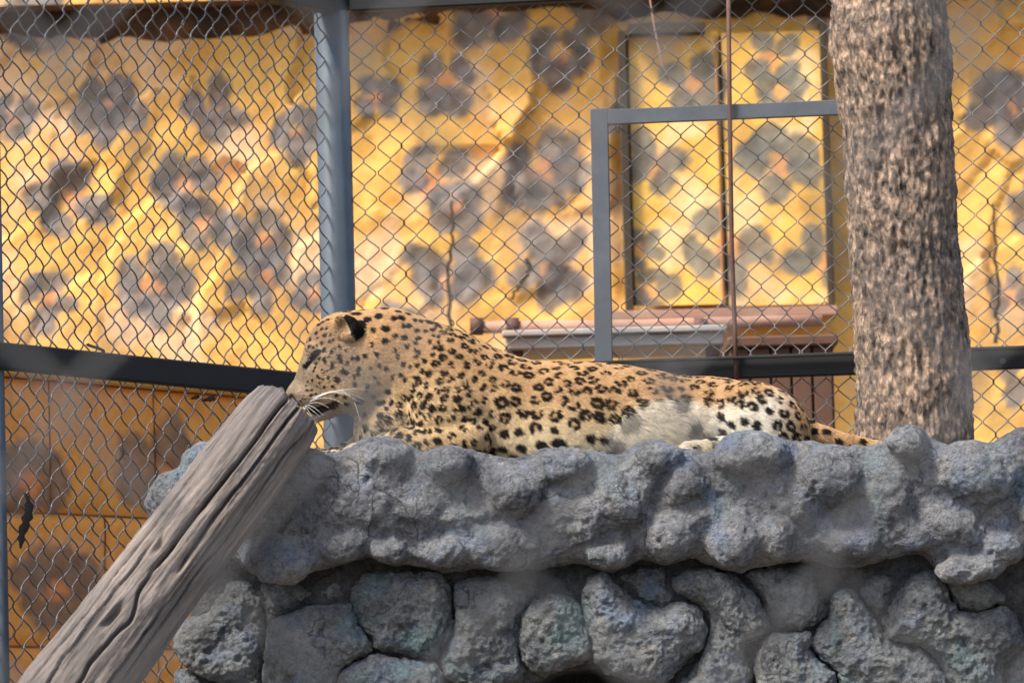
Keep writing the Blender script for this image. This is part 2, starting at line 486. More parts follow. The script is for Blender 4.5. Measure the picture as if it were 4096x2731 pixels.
# ------------------------------------------------------------------ ground
g = np.array([[-150, -150, 0], [150, -150, 0], [150, 150, 0], [-150, 150, 0]], float)
o = mesh('ground', g, [[0, 1, 2, 3]], M_SOIL, smooth=False); tag(o, 'bare brown soil ground under the enclosure', 'ground', kind='structure')

# ------------------------------------------------------------------ mural wall
WALL_Y = 5.0
def blotches(spots, seed):
    r = np.random.default_rng(seed); dark, pink = [], []
    for (x, y, rad) in spots:
        n = r.integers(4, 6); a0 = r.uniform(0, 6.28)
        for k in range(n):
            a = a0+k*2*np.pi/n+r.uniform(-.3, .3)
            dark.append((x+math.cos(a)*rad*.66, y+math.sin(a)*rad*.62, rad*r.uniform(.38, .52), r.uniform(.75, 1.4), a))
        pink.append((x+r.uniform(-.2, .2)*rad, y+r.uniform(-.1, .3)*rad, rad*.46))
    return dark, pink
MURAL = [(98, 128, 36), (203, 132, 32), (287, 160, 28), (58, 220, 38), (172, 205, 32), (192, 246, 28), (248, 262, 30), (140, 305, 40), (243, 302, 34), (36, 318, 30),
         (2, 135, 26), (298, 318, 22), (432, 112, 34), (546, 88, 32), (365, 125, 24), (420, 205, 36), (527, 200, 42), (440, 236, 30), (432, 300, 38), (532, 298, 40),
         (612, 160, 24), (985, 150, 36), (1016, 252, 30), (985, 335, 24), (480, 40, 40), (590, 30, 40), (30, 40, 36), (240, 20, 30), (-60, 200, 40), (-70, 320, 36),
         (1090, 150, 40), (1080, 280, 40), (40, 440, 40), (1000, 420, 30), (820, 60, 24), (375, 360, 30), (120, -40, 40), (420, -60, 40), (700, -60, 40), (950, -40, 40), (885, 250, 30)]
DOORSP = [(692, 85, 32), (772, 60, 30), (780, 92, 26), (650, 165, 34), (776, 165, 40), (720, 248, 44), (815, 262, 34), (634, 250, 22), (645, 292, 26)]
def mural_paint(PX, PY, spots, seed, soft=3.0):
    """colour of the painted rosettes at photograph positions (they only serve to lay the pattern out on the wall)"""
    n = len(PX); Q = np.stack([PX, PY, np.zeros(n)], 1)
    a = fbm(Q, 1/60, 4, seed+1); b = fbm(Q, 1/24, 3, seed+5)
    col = np.array([0.84, 0.445, 0.11])[None]+np.zeros((n, 3))
    peach = np.array([0.86, 0.57, 0.34]); lemon = np.array([0.85, 0.50, 0.13]); och = np.array([0.68, 0.33, 0.06])
    def bl(c, t, k): return c+(k-c)*t[:, None]
    col = bl(col, sstep(0.0, 0.35, a)*.8, peach); col = bl(col, sstep(0.05, 0.4, -a)*.9, lemon); col = bl(col, sstep(0.1, 0.5, b)*.6, och)
    d, p = blotches(spots, seed)
    wob = fbm(Q, 1/14, 3, seed+9)
    for (x, y, r) in p:
        t = np.sqrt((PX-x)**2+(PY-y)**2)/r+wob*.35
        col = bl(col, sstep(1.15, 0.6, t)*.7, np.array([0.76, 0.30, 0.15]))
    for (x, y, r, s_, an) in d:
        dx, dy = PX-x, PY-y; ca, sa = math.cos(an), math.sin(an)
        u, v_ = (dx*ca+dy*sa)*s_, (-dx*sa+dy*ca)/s_
        t = np.sqrt(u*u+v_*v_)/r+wob*.45
        col = bl(col, sstep(1.22, 0.80, t)*(.90+.10*b), np.array([0.185, 0.165, 0.155])*(1+.6*noise(Q, 1/9, seed)[:, None]))
    return np.clip(col, 0, 1)

def wall_grid(px0, px1, py0, py1, Y, step, relief):
    xs, ys = np.arange(px0, px1+step, step), np.arange(py1, py0-step, -step)
    a = at(px0, py0, Y); b = at(px1, py0, Y); c = at(px0, py1, Y)
    X = a[0]+(b[0]-a[0])*(xs-px0)/(px1-px0); Z = a[2]+(c[2]-a[2])*(ys-py0)/(py1-py0)
    GX, GZ = np.meshgrid(X, Z, indexing='ij'); PX, PY = np.meshgrid(xs, ys, indexing='ij')
    h = relief(PX.ravel(), PY.ravel())
    v = np.stack([GX.ravel(), Y-h, GZ.ravel()], 1)
    nx, ny = len(xs), len(ys); i, j = np.meshgrid(np.arange(nx-1), np.arange(ny-1), indexing='ij')
    k = (i*ny+j).ravel(); f = np.stack([k, k+ny, k+ny+1, k+1], 1)
    return v, f, PX.ravel(), PY.ravel()

def wall_relief(PX, PY):
    """moulded slabs of rock leaning to the right: facets of different tilt"""
    n = len(PX); q = np.random.default_rng(21)
    u = PX*0.86+PY*0.5; w_ = -PX*0.5+PY*0.86
    c = np.stack([q.uniform(-300, 1500, 900), q.uniform(-800, 1100, 900)], 1)
    tilt = q.uniform(-1, 1, (900, 2)); off = q.uniform(0, 1, 900)
    out = np.empty(n)
    P2 = np.stack([u, w_*0.55], 1).astype(np.float32)
    wx = fbm(np.stack([PX, PY, PX*0], 1), 1/50, 3, 31)*22
    P2[:, 0] += wx
    c[:, 1] *= 0.55
    for s_ in range(0, n, 20000):
        d = ((P2[s_:s_+20000, None, :]-c[None].astype(np.float32))**2).sum(2)
        k = d.argmin(1); e = P2[s_:s_+20000]-c[k]
        out[s_:s_+20000] = off[k]*0.055+(e*tilt[k]).sum(1)*0.0016
    flat = sstep(330, 380, PY)*0.8
    door = sstep(585, 612, PX)*sstep(862, 842, PX)*sstep(350, 325, PY)
    out = out*(1-flat)*(.2+.26*sstep(260, 200, PY))*(1-door)-.02*door
    return out+fbm(np.stack([PX, PY, PX*0], 1), 1/40, 5, 3)*0.015

v, f, PX, PY = wall_grid(-420, 1440, -420, 800, WALL_Y, 4.0, wall_relief)
colr = mural_paint(PX, PY, MURAL, 3)
low = sstep(372, 395, PY+0*PX)
colr = colr*(1-low[:, None]*.0)
wall = thing('mural_wall', (0, WALL_Y, at(512, 800, WALL_Y)[2]), 'yellow painted rock wall covered in dark rosettes behind the cage', 'wall')
mesh('wall_face', v, f, M_MURAL, wall, colors=colr)
a, b = at(-420, -420, WALL_Y), at(1440, 800, WALL_Y)
v, f = box((a[0], WALL_Y+.12, 0), (b[0], WALL_Y+.4, a[2]))
mesh('wall_core', v, f, M_MORTAR, wall, smooth=False)

# the eave that shades the wall's top
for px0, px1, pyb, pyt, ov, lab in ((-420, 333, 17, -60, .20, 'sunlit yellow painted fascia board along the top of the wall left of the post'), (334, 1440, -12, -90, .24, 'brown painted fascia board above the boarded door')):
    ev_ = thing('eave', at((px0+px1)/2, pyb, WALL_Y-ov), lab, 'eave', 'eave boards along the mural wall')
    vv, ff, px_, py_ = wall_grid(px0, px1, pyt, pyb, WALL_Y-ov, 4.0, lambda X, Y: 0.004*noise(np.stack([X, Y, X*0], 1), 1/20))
    mesh('fascia', vv, ff, M_MURAL, ev_, colors=mural_paint(px_, py_, MURAL, 3))
    z0, z1 = vv[:, 2].min(), vv[:, 2].max()
    pb_ = 58 if px0 < 0 else 24                                    # dark strip standing in for shade under the eave, with a ragged lower edge
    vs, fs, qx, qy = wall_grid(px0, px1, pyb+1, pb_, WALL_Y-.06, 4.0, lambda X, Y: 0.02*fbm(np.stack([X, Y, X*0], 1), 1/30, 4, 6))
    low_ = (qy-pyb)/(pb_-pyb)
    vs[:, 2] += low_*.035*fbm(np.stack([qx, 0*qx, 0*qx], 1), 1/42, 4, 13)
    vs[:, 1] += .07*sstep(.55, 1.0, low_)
    mesh('shade_strip', vs, fs, M_EAVE_SHADE, ev_)
    vb, fb = box((vv[:, 0].min(), WALL_Y-ov+.012, z0), (vv[:, 0].max(), WALL_Y+.1, z1)); mesh('soffit', vb, fb, M_CRATE, ev_, smooth=False)

# boarded door in the wall
dw = thing('boarded_door', at(727, 308, WALL_Y-.12), 'flat yellow door panel with painted rosettes in a dark frame', 'door')
for k, (x0, x1) in enumerate(((628, 718), (721, 826))):
    vv, ff, px_, py_ = wall_grid(x0, x1, 34, 306, WALL_Y-.13, 3.0, lambda X, Y: 0.003*noise(np.stack([X, Y, X*0], 1), 1/20))
    pan = mesh('panel', vv, ff, M_MURAL, dw, colors=mural_paint(px_, py_, DOORSP, 8)*np.array([1.0, 1.06, .9]))
    a, b = at(x0, 306, WALL_Y-.10), at(x1, 34, WALL_Y-.10)
    vv, ff = box((a[0], WALL_Y-.12, a[2]), (b[0], WALL_Y-.10, b[2])); mesh('panel_back', vv, ff, M_DARK, pan, smooth=False)
for nm, (x0, x1, y0, y1), mt, pr in (('jamb', (622, 630, 30, 312), M_DARK, .17), ('jamb', (824, 830, 20, 310), M_DARK, .17), ('lintel', (628, 705, 22, 33), M_DARK, .2),
                                     ('centre_strip', (718.5, 720.5, 34, 303), M_OCHRE, .15), ('sill', (600, 838, 308, 317), M_PINK, .26)):
    ym, xm = (y0+y1)/2, (x0+x1)/2
    a, b = (at(x0, ym, WALL_Y-pr)[0], 0, at(xm, y1, WALL_Y-pr)[2]), (at(x1, ym, WALL_Y-pr)[0], 0, at(xm, y0, WALL_Y-pr)[2])
    vv, ff = box((a[0], WALL_Y-pr, a[2]), (b[0], WALL_Y-.06, b[2]), bev=.0025); mesh(nm, vv, ff, mt, dw, smooth=False)

# dry creeper stems on the wall
for pts, lab in (([(452, 200), (453, 240), (449, 270), (450, 330)], 'thin dry stem climbing the wall between the post and the door frame'),
                 ([(993, 205), (996, 250), (999, 300), (996, 342)], 'thin dry stem climbing the yellow wall right of the tree'),
                 ([(512, 300), (516, 290), (524, 280), (530, 268), (528, 258)], 'crooked dry twig leaning on the wall below the rosettes')):
    P3 = np.array([at(x, y, WALL_Y-.12) for x, y in pts])
    t = np.linspace(0, 1, 24); k = np.linspace(0, 1, len(P3)); P3 = np.stack([np.interp(t, k, P3[:, q]) for q in range(3)], 1)
    P3 += rng.normal(0, .004, P3.shape)
    v, f = tube(P3, np.linspace(.004, .007, 24), 6); tag(mesh('creeper', v, f, M_DARK), lab, 'creeper', 'dry creepers on the wall')

# pipe, tray and crate at the wall's foot
pp = thing('rusty_pipe', at(600, 330, 3.2), 'faded red pipe running level above the white tray', 'pipe')
v, f = tube(np.array([at(470, 327, 3.2), at(640, 325, 3.2), at(735, 322, 3.2), at(822, 320, 3.2)]), .018, 12); barrel = mesh('barrel', v, f, M_PINK, pp)
for x in (512, 476, 700):
    v, f = tube(np.array([at(x-6, 326, 3.2), at(x+7, 326, 3.2)]), .026, 12); mesh('coupling', v, f, M_RUST, barrel)
tr = thing('feed_tray', at(610, 358, 3.0), 'chipped white enamel tray on legs behind the cage rail', 'tray')
a, b = at(506, 352, 3.0), at(722, 334, 3.0)
v, f = box((a[0], 2.9, a[2]), (b[0], 2.93, b[2]), bev=.004); mesh('front_panel', v, f, M_TRAY, tr, smooth=False)
v, f = box((a[0], 2.93, a[2]), (b[0], 3.3, a[2]+.02)); mesh('bottom', v, f, M_TRAY, tr, smooth=False)
v, f = box((a[0]-.01, 2.88, b[2]), (b[0]+.01, 2.95, b[2]+.018), bev=.004); mesh('rim', v, f, M_TRAY, tr, smooth=False)
for x in (a[0]+.03, b[0]-.03):
    v, f = box((x-.02, 2.95, 0), (x+.02, 2.99, a[2])); mesh('leg', v, f, M_RUST, tr, smooth=False)
cr = thing('wooden_cabinet', at(780, 450, 2.6), 'tall dark brown boarded cabinet standing behind the cage rail', 'cabinet')
a, b = at(733, 470, 2.6), at(832, 336, 2.6)
nb = 5
for k in range(nb):
    x0 = a[0]+(b[0]-a[0])*k/nb; x1 = a[0]+(b[0]-a[0])*(k+1)/nb-.006
    v, f = box((x0, 2.55-.004*(k % 2), 0.002), (x1, 2.58, b[2]-.03), bev=.003); mesh('board', v, f, M_CRATE, cr, smooth=False)
v, f = box((a[0]-.01, 2.52, b[2]-.03), (b[0]+.012, 3.0, b[2]), bev=.005); mesh('top', v, f, M_CRATE, cr, smooth=False)
v, f = box((a[0], 2.585, 0.002), (b[0], 2.98, b[2]-.032)); mesh('carcass', v, f, M_DARK, cr, smooth=False)

# ------------------------------------------------------------------ cage: corner post and two chain link panels
CORNER = at(339, 341, 1.25); CX, CY = CORNER[0], CORNER[1]
ANG_L = math.radians(58)
U_L = np.array([-math.cos(ANG_L), -math.sin(ANG_L), 0]); U_R = np.array([math.cos(.1), -math.sin(.1), 0])
def on_panel(px, py, U):
    """where the line of sight of a photograph position meets a cage panel"""
    d = EX*(px-512)/FPX + EZ*(341-py)/FPX + EY
    n = np.array([-U[1], U[0], 0]); t = ((np.array([CX, CY, 0])-CAM)@n)/(d@n)
    return CAM+d*t
def bar(p, q, U, h, d, off, mat, name, parent, bev=.004):
    """flat bar from p to q lying in a panel; h = width in the panel, d = thickness, off = offset to the camera side"""
    p, q = np.asarray(p, float), np.asarray(q, float)
    t = q-p; ln = np.linalg.norm(t); t /= ln; n = np.cross(U, (0, 0, 1)); n = n/np.linalg.norm(n)
    if n[1] > 0: n = -n
    s_ = np.cross(n, t)
    v, f = box((-h/2, 0, -d/2), (h/2, ln, d/2), ax=s_, ay=t, az=n, o=p+n*off, bev=bev)
    return mesh(name, v, f, mat, parent, smooth=False)

post = thing('corner_post', (CX, CY, 0), 'round blue-grey steel post at the corner of the cage', 'post')
zt = at(339, 0, CY)[2]+.35
v, f = tube(np.array([(CX, CY, 0), (CX, CY, 1), (CX, CY, 2), (CX, CY, zt)]), .0445, 40, up=(1, 0, 0)); ptube = mesh('tube', v, f, M_POLE, post)
zc = at(339, 6, CY)[2]
v, f = tube(np.array([(CX, CY, zc-.015), (CX, CY, zc+.06)]), .049, 40, up=(1, 0, 0)); mesh('collar', v, f, M_POLE, ptube)

def wire_mesh(P0, U, length, z0, z1, pitch, rise, rad, depth, seed, sides=5, ppp=10, slack=1.0):
    """woven chain link: every wire a flattened spiral hooked into its neighbours"""
    n = np.cross(U, (0, 0, 1)); parts = []
    nw = int(length/(pitch/2)); per = (z1-z0)/rise
    th = np.arange(0, per*ppp+1)/ppp*2*np.pi
    z = z0+th/(2*np.pi)*rise
    tri = 2/np.pi*np.arcsin(np.sin(th)*0.985)/ (2/np.pi*np.arcsin(.985))
    for i in range(nw):
        sg = 1 if i % 2 == 0 else -1
        x = (i+.5)*pitch/2+sg*tri*(pitch/4+rad*1.1)
        y = depth*np.cos(th)*1.0
        Q = np.stack([x, z, np.zeros_like(z)], 1)
        w1, w2, w3 = noise(Q, 5.0, seed), noise(Q, 5.0, seed+4), noise(Q, 2.2, seed+8)
        x = x+slack*(.006*w1+.002*rng.normal()); zz = z+slack*.006*w2; y = y+slack*.012*w3
        P = np.asarray(P0)[None]*np.array([1, 1, 0])+x[:, None]*U+y[:, None]*n+np.stack([0*z, 0*z, zz], 1)
        parts.append(tube(P, rad, sides, cap=False, up=tuple(U)))
    return join(parts)

PIT, RISE = .0645, .0655
# left panel
fl = thing('chain_link_panel', on_panel(170, 380, U_L)*np.array([1, 1, 0]), 'chain link cage panel running from the corner post towards the leaning log', 'fence', 'cage panels of woven wire')
zlo, zhi = at(339, 760, CY)[2], zt
base = np.array([CX, CY, 0])+U_L*.05
v, f = wire_mesh(base, U_L, 1.75, zlo-.3, zhi, PIT, RISE, .0021, .0058, 2, slack=1.3)
o = mesh('woven_wire', v, f, M_WIRE, fl); o['kind'] = 'stuff'
bar(on_panel(326, 388.5, U_L), on_panel(-60, 353+(-2), U_L)+0*U_L, U_L, .062, .035, .02, M_RAIL, 'rail', fl)
bar(on_panel(322, -1, U_L), on_panel(-40, -76, U_L), U_L, .075, .05, .02, M_RAIL, 'top_beam', fl)
pe = on_panel(0, 341, U_L)
pl0, pl1 = on_panel(2.5, 682, U_L), on_panel(-4, 341, U_L); dv = (pl1-pl0)
pb = np.array([pl0[0], pl0[1], 0]); pt = np.array([pl0[0], pl0[1], zt])
v, f = tube(np.array([pb, (pb+pt)/2, pt]), .017, 24, up=(1, 0, 0)); mesh('end_post', v, f, M_POLE, fl)
# right panel
fr = thing('chain_link_panel', on_panel(680, 380, U_R)*np.array([1, 1, 0]), 'chain link cage panel with a small door frame behind the leopard and tree', 'fence', 'cage panels of woven wire')
base = np.array([CX, CY, 0])+U_R*.045
v, f = wire_mesh(base, U_R, 2.15, zlo, zhi, PIT, RISE, .0017, .0048, 12)
o = mesh('woven_wire', v, f, M_WIRE, fr); o['kind'] = 'stuff'
rail_r = bar(on_panel(352, 381.5, U_R), on_panel(1090, 355, U_R), U_R, .058, .03, .02, M_RAIL, 'rail', fr)
bar(on_panel(352, 377, U_R)+np.array([0, -.02, .012]), on_panel(1090, 347, U_R)+np.array([0, -.02, .0]), U_R, .006, .02, .035, M_RAIL, 'rail_flange', rail_r, bev=.001)
bar(on_panel(352, 4, U_R), on_panel(1000, -28, U_R), U_R, .05, .05, .02, M_RAIL, 'top_beam', fr)
bar(on_panel(605, 372, U_R), on_panel(600, 110, U_R), U_R, .044, .022, .022, M_FRAME, 'door_post', fr, bev=.0015)
bar(on_panel(608.5, 118.5, U_R), on_panel(880, 107, U_R), U_R, .038, .02, .026, M_FRAME, 'door_rail', fr, bev=.0015)
for px, py in ((878, 366), (1003, 362), (640, 374)):
    c = on_panel(px, py, U_R); n = np.array([-.1, -1, 0])
    v, f = tube(np.array([c+n*.03, c+n*.042]), .008, 10); mesh('bolt', v, f, M_FRAME, rail_r)

# hanging rods and cable
P3 = np.array([on_panel(x, y, U_R)+np.array([0, -.05, 0]) for x, y in ((727, -60), (729, 120), (731, 250), (734, 330), (736, 382))])
v, f = tube(P3, .006, 8); tag(mesh('hanging_rod', v, f, M_RUST), 'thin rusty rod hanging down through the door frame to the rail', 'rod')
P3 = np.array([at(x, y, 2.4) for x, y in ((646, -40), (650, 0), (654, 25), (662, 62), (668, 80))])
v, f = tube(P3, .0028, 6); tag(mesh('cable', v, f, M_PINK), 'short pale cable dangling above the door panel', 'cable')

# low painted block wall outside the left panel
OFF = np.array([-.45, .7, 0])
def on_low(px, py):
    d = EX*(px-512)/FPX + EZ*(341-py)/FPX + EY
    n = np.array([-U_L[1], U_L[0], 0]); q = np.array([CX, CY, 0])+OFF
    return CAM+d*(((q-CAM)@n)/(d@n))
lw = thing('low_block_wall', on_low(150, 500)*np.array([1, 1, 0]), 'low ochre block wall with faded rosettes outside the left cage panel', 'wall')
nL = np.cross(U_L, (0, 0, 1)); nL = nL if nL[1] < 0 else -nL
p0 = np.array([CX, CY, 0])+OFF-U_L*.35
ztop = on_low(150, 388)[2]
LOWSP = [(30, 480, 40), (160, 470, 44), (60, 590, 46), (190, 560, 40), (270, 430, 36), (110, 640, 36), (310, 520, 40)]
ch = .345; bw = .46
def paint_low(v):
    d = v-CAM; k = d@EY; px = 512+(d@EX)/k*FPX; py = 341-(d@EZ)/k*FPX
    c_ = mural_paint(px, py, LOWSP, 14); return (c_*.72+np.array([.30, .17, .06])*.28)*np.array([1.5, 1.12, .85])
row = 0; zz = ztop
while zz > 0.02:
    zb = max(zz-ch, 0.0); s_ = -.23*(row % 2)
    while s_ < 2.4:
        a_, b_ = max(s_, 0)+.003, min(s_+bw, 2.4)-.003
        if b_-a_ > .03:
            n1, n2 = 26, 20
            gx, gz = np.meshgrid(np.linspace(a_, b_, n1), np.linspace(zb+.003, zz-.003, n2), indexing='ij')
            e = np.minimum(np.minimum(gx-a_, b_-gx), np.minimum(gz-zb-.003, zz-.003-gz))
            dep = -.012+.012*sstep(0, .010, e)
            vv = p0+gx.ravel()[:, None]*U_L+dep.ravel()[:, None]*nL+np.stack([0*gz.ravel(), 0*gz.ravel(), gz.ravel()], 1)
            vv = vv+nL*(.005*fbm(vv, 9, 3, 4))[:, None]
            i, j = np.meshgrid(np.arange(n1-1), np.arange(n2-1), indexing='ij'); k = (i*n2+j).ravel()
            ff = np.stack([k, k+1, k+n2+1, k+n2], 1)
            mesh('block', vv, ff, M_MURAL, lw, colors=paint_low(vv))
        s_ += bw
    zz = zb; row += 1
v, f = box((0, -.2, 0), (2.4, -.014, ztop-.004), ax=U_L, ay=nL, az=(0, 0, 1), o=p0); mesh('mortar_bed', v, f, M_OCHRE, lw, smooth=False)
v, f = box((0, -.22, ztop), (2.4, .03, ztop+.03), ax=U_L, ay=nL, az=(0, 0, 1), o=p0, bev=.006)
mesh('coping', v, f, M_MURAL, lw, smooth=False, colors=np.tile(np.array([[.72, .42, .12]]), (len(v), 1)))

# dead leaves caught in the wire
for k, (px, py, ln, lab) in enumerate(((19, 520, 56, 'long curled dead leaf caught in the wire near the end post'), (115, 454, 16, 'small dark dead leaf caught in the wire above the log'),
                                      (205, 398, 22, 'dry curled leaf hanging just under the left rail'), (92, 349, 26, 'dry twig lying on top of the left rail'), (190, 397, 14, 'dark leaf scrap under the left rail near the log'))):
    c = on_panel(px, py, U_L)+nL*.012; m_ = S0*ln
    t = np.linspace(-.5, .5, 14); ax_ = np.array([0, 0, 1.]) if k in (0, 1) else (U_L+np.array([0, 0, .3*(1 if k == 3 else -1)]))
    mid = c+t[:, None]*m_*ax_+np.stack([np.sin(t*5+k)*m_*.07, 0*t, 0*t], 1)+nL*(.006*np.cos(t*4)[:, None])
    wd_ = m_*.14*(1-(2*t)**2)**.7*(1+.35*np.sin(t*31+k)); side = np.cross(ax_, nL); side /= np.linalg.norm(side)
    if k == 3: wd_ = wd_*0+.004
    rows = [mid-side*wd_[:, None]+nL*.004, mid-nL*.003, mid+side*wd_[:, None]+nL*.004, mid+nL*.001]
    vv = np.stack(rows, 1).reshape(-1, 3); ff = []
    for i in range(13):
        for j in range(4): ff.append((i*4+j, i*4+(j+1) % 4, i*4+4+(j+1) % 4, i*4+4+j))
    tag(mesh('dead_leaf' if k != 3 else 'dry_twig', vv, ff, M_LEAF), lab, 'leaf' if k != 3 else 'twig', 'scraps caught in the wire')

# ------------------------------------------------------------------ tree
def lofted(cx, cy, cz, rad, na, relief, d0):
    """trunk along z: cx, cy, rad arrays over cz (sculpting units)"""
    n = len(cz); a = np.arange(na)*2*np.pi/na
    A, Zi = np.meshgrid(a, np.arange(n), indexing='xy')
    R = rad[:, None]*np.ones((1, na)); Zs = cz[:, None]*np.ones((1, na))
    G = np.stack([np.cos(A)*R, np.sin(A)*R, Zs], -1).reshape(-1, 3)
    R = R.ravel()+relief(G, A.ravel(), Zs.ravel())
    P = np.stack([cx[Zi.ravel()]+np.cos(A.ravel())*R, cy[Zi.ravel()]+np.sin(A.ravel())*R, Zs.ravel()], 1)
    i = np.arange(n-1)[:, None]*na; j = np.arange(na)[None]; j2 = (j+1) % na
    f = np.stack([i+j, i+j2, i+na+j2, i+na+j], -1).reshape(-1, 4)
    return P, f, G
TD = .62
prof = np.array([(-120, 822, 930), (0, 832, 943), (35, 830, 948), (60, 833, 949), (90, 839, 950), (130, 843, 951), (200, 848, 954), (270, 853, 959), (330, 856, 966), (380, 857, 970), (440, 858, 974), (520, 857, 978), (700, 850, 985), (1300, 840, 1000)], float)
cz = -np.arange(-120, 1210, 1.6)
lx, rx = np.interp(-cz, prof[:, 0], prof[:, 1]), np.interp(-cz, prof[:, 0], prof[:, 2])
def bark(G, A, Z):
    Q = G*np.array([1, 1, .16]); Q2 = G*np.array([1, 1, .30])
    r = 1-np.abs(noise(Q, 1/9, 1)); r2 = 1-np.abs(noise(Q2, 1/4.5, 5))
    return 2.8*(r-.5)+2.6*(r2-.5)+3.6*fbm(G, 1/40, 3, 2)+1.6*noise(G*np.array([1, 1, .5]), 1/3.0, 9)-3.0*sstep(.2, .6, fbm(G*np.array([1, 1, .35]), 1/12, 3, 15))
P_, f, G = lofted((lx+rx)/2, 0*cz, cz, (rx-lx)/2, 300, bark, TD)
tw = local(P_, TD); keep = True
tree = thing('tree', [tw[-1, 0], tw[-1, 1], 0], 'thick bare tree trunk with rough flaking bark beside the rock ledge', 'tree')
mesh('trunk', tw, f, M_BARK, tree, vecs=G*S0)

# ------------------------------------------------------------------ rock ledge
RD = -.22
top = [(305, 455), (326, 452), (340, 449), (352, 445), (362, 438), (372, 434), (388, 435), (403, 440), (421, 450), (431, 449.5), (441, 444), (449, 443), (460, 444), (473, 447), (492, 453), (515, 456.5), (530, 453), (547, 445.5), (564, 444), (584, 447),
       (599, 451), (617, 451.5), (632, 444), (651, 437), (660, 439), (668, 442.6), (681, 449), (706, 449), (717, 441), (730, 433), (745, 430), (760, 431), (770, 436), (785, 439), (808, 440), (837, 444), (861, 443), (876, 439.5),
       (888, 430), (903, 425), (914, 426.5), (924, 434), (942, 444), (960, 443), (971, 442), (988, 443), (1000, 432), (1014, 426), (1026, 427), (1045, 436), (1070, 440)]
left = [(148, 512), (146, 500), (149, 488), (161, 474), (180, 467), (188, 452), (197, 442), (212, 438), (235, 444), (270, 456)]
bot = [(1070, 560), (1030, 552), (1012, 552), (985, 572), (960, 581), (935, 568), (915, 548), (895, 552), (850, 563), (800, 558), (775, 560), (752, 562), (735, 569), (712, 562), (690, 556), (666, 560), (640, 556), (612, 568), (590, 562), (575, 558), (540, 566), (500, 564), (475, 564),
       (447, 569), (425, 562), (394, 561), (370, 554), (345, 560), (318, 566), (285, 579), (255, 570), (235, 556), (215, 545), (170, 535)]
P2C = Poly2D([(x, -y) for x, y in left+top+bot], blur=1)
P2B = Poly2D([(x, -y) for x, y in [(160, 512), (172, 484), (205, 470), (260, 466)]+[(x, max(y+12, 463)) for x, y in top if x > 300]+[(x, y-6) for x, y in bot]], blur=2)
bulges = [(388, 454, 28, 18, 26, 0), (449, 463, 28, 20, 26, 0), (514, 488, 29, 23, 34, 0), (561, 463, 28, 18, 26, .2), (378, 494, 50, 34, 20, .1), (282, 560, 36, 19, 28, -.2), (345, 543, 26, 17, 28, .1), (394, 547, 23, 13, 26, 0), (447, 549, 28, 15, 30, .1),
          (502, 541, 38, 24, 22, 0), (315, 466, 28, 20, 18, 0), (425, 500, 40, 26, 18, .3), (618, 498, 30, 27, 30, 0), (584, 516, 17, 26, 24, .1), (666, 531, 31, 25, 30, .1), (730, 537, 27, 29, 34, 0), (771, 534, 22, 23, 28, 0), (845, 538, 28, 17, 28, 0),
          (749, 453, 40, 23, 32, 0), (653, 455, 26, 18, 26, 0), (683, 481, 24, 20, 26, .3), (822, 474, 31, 27, 34, 0), (903, 440, 20, 17, 30, 0), (968, 472, 42, 33, 36, 0), (948, 525, 36, 20, 28, -.3), (993, 543, 26, 18, 30, 0), (960, 564, 36, 17, 30, .1),
          (1018, 447, 26, 20, 10, 0), (607, 553, 21, 14, 26, 0), (882, 492, 26, 40, 22, .3), (785, 494, 34, 20, 16, 0), (345, 500, 22, 26, 14, 0), (560, 510, 24, 22, 12, 0), (470, 512, 26, 14, 16, .3), (905, 530, 20, 14, 16, 0), (700, 512, 20, 13, 16, 0), (640, 475, 16, 12, 16, 0),
          (183, 490, 28, 22, 20, -.5), (205, 458, 18, 16, 18, 0), (1035, 510, 26, 34, 18, 0)]
def cap_fn(P):
    x, y, z = P[:, 0], P[:, 1], P[:, 2]
    wx = P.copy(); wx[:, 0] += 5*noise(P, 1/34, 3); wx[:, 2] += 4*noise(P, 1/30, 6)
    bend = 55*sstep(330, 150, x)                       # the ledge turns away behind the log
    yy = y-bend
    d = slab(P2C(x, z), yy, -93, -38, 24)
    d = smin(d, slab(P2B(x, z), yy, -88, 150, 18), 10)
    for (bx, by, rx_, rz_, pr, rot) in bulges:
        m_ = (np.abs(x-bx) < rx_*1.6+14) & (np.abs(z+by) < rz_*1.7+16)
        if not m_.any(): continue
        Q = wx[m_].copy(); Q[:, 1] = yy[m_]
        e = ell(Q, (bx, -92, -by), (rx_*.95, pr*.84, rz_*.97), rot)
        d[m_] = smin(d[m_], e, 10.0)
    return d
v, f = surface_nets(cap_fn, (130, -150, -600), (1085, 215, -405), 3.2)
v, f = subdivide(v, f); n = normals(v, f)
front = sstep(60, 0, v[:, 1])
disp = 3.6*fbm(v, 1/24, 3, 11)+2.6*front*fbm(v, 1/8, 4, 12, .6)-3.0*sstep(.15, .6, fbm(v, 1/13, 3, 19))*front
v = v+n*disp[:, None]
ledge = thing('rock_ledge', local(np.array([[600, 20, -690]]), RD)[0]*np.array([1, 1, 0]), 'lumpy grey concrete rock ledge the leopard lies on', 'rock ledge')
mesh('cap', local(v, RD), f, M_ROCK, ledge)

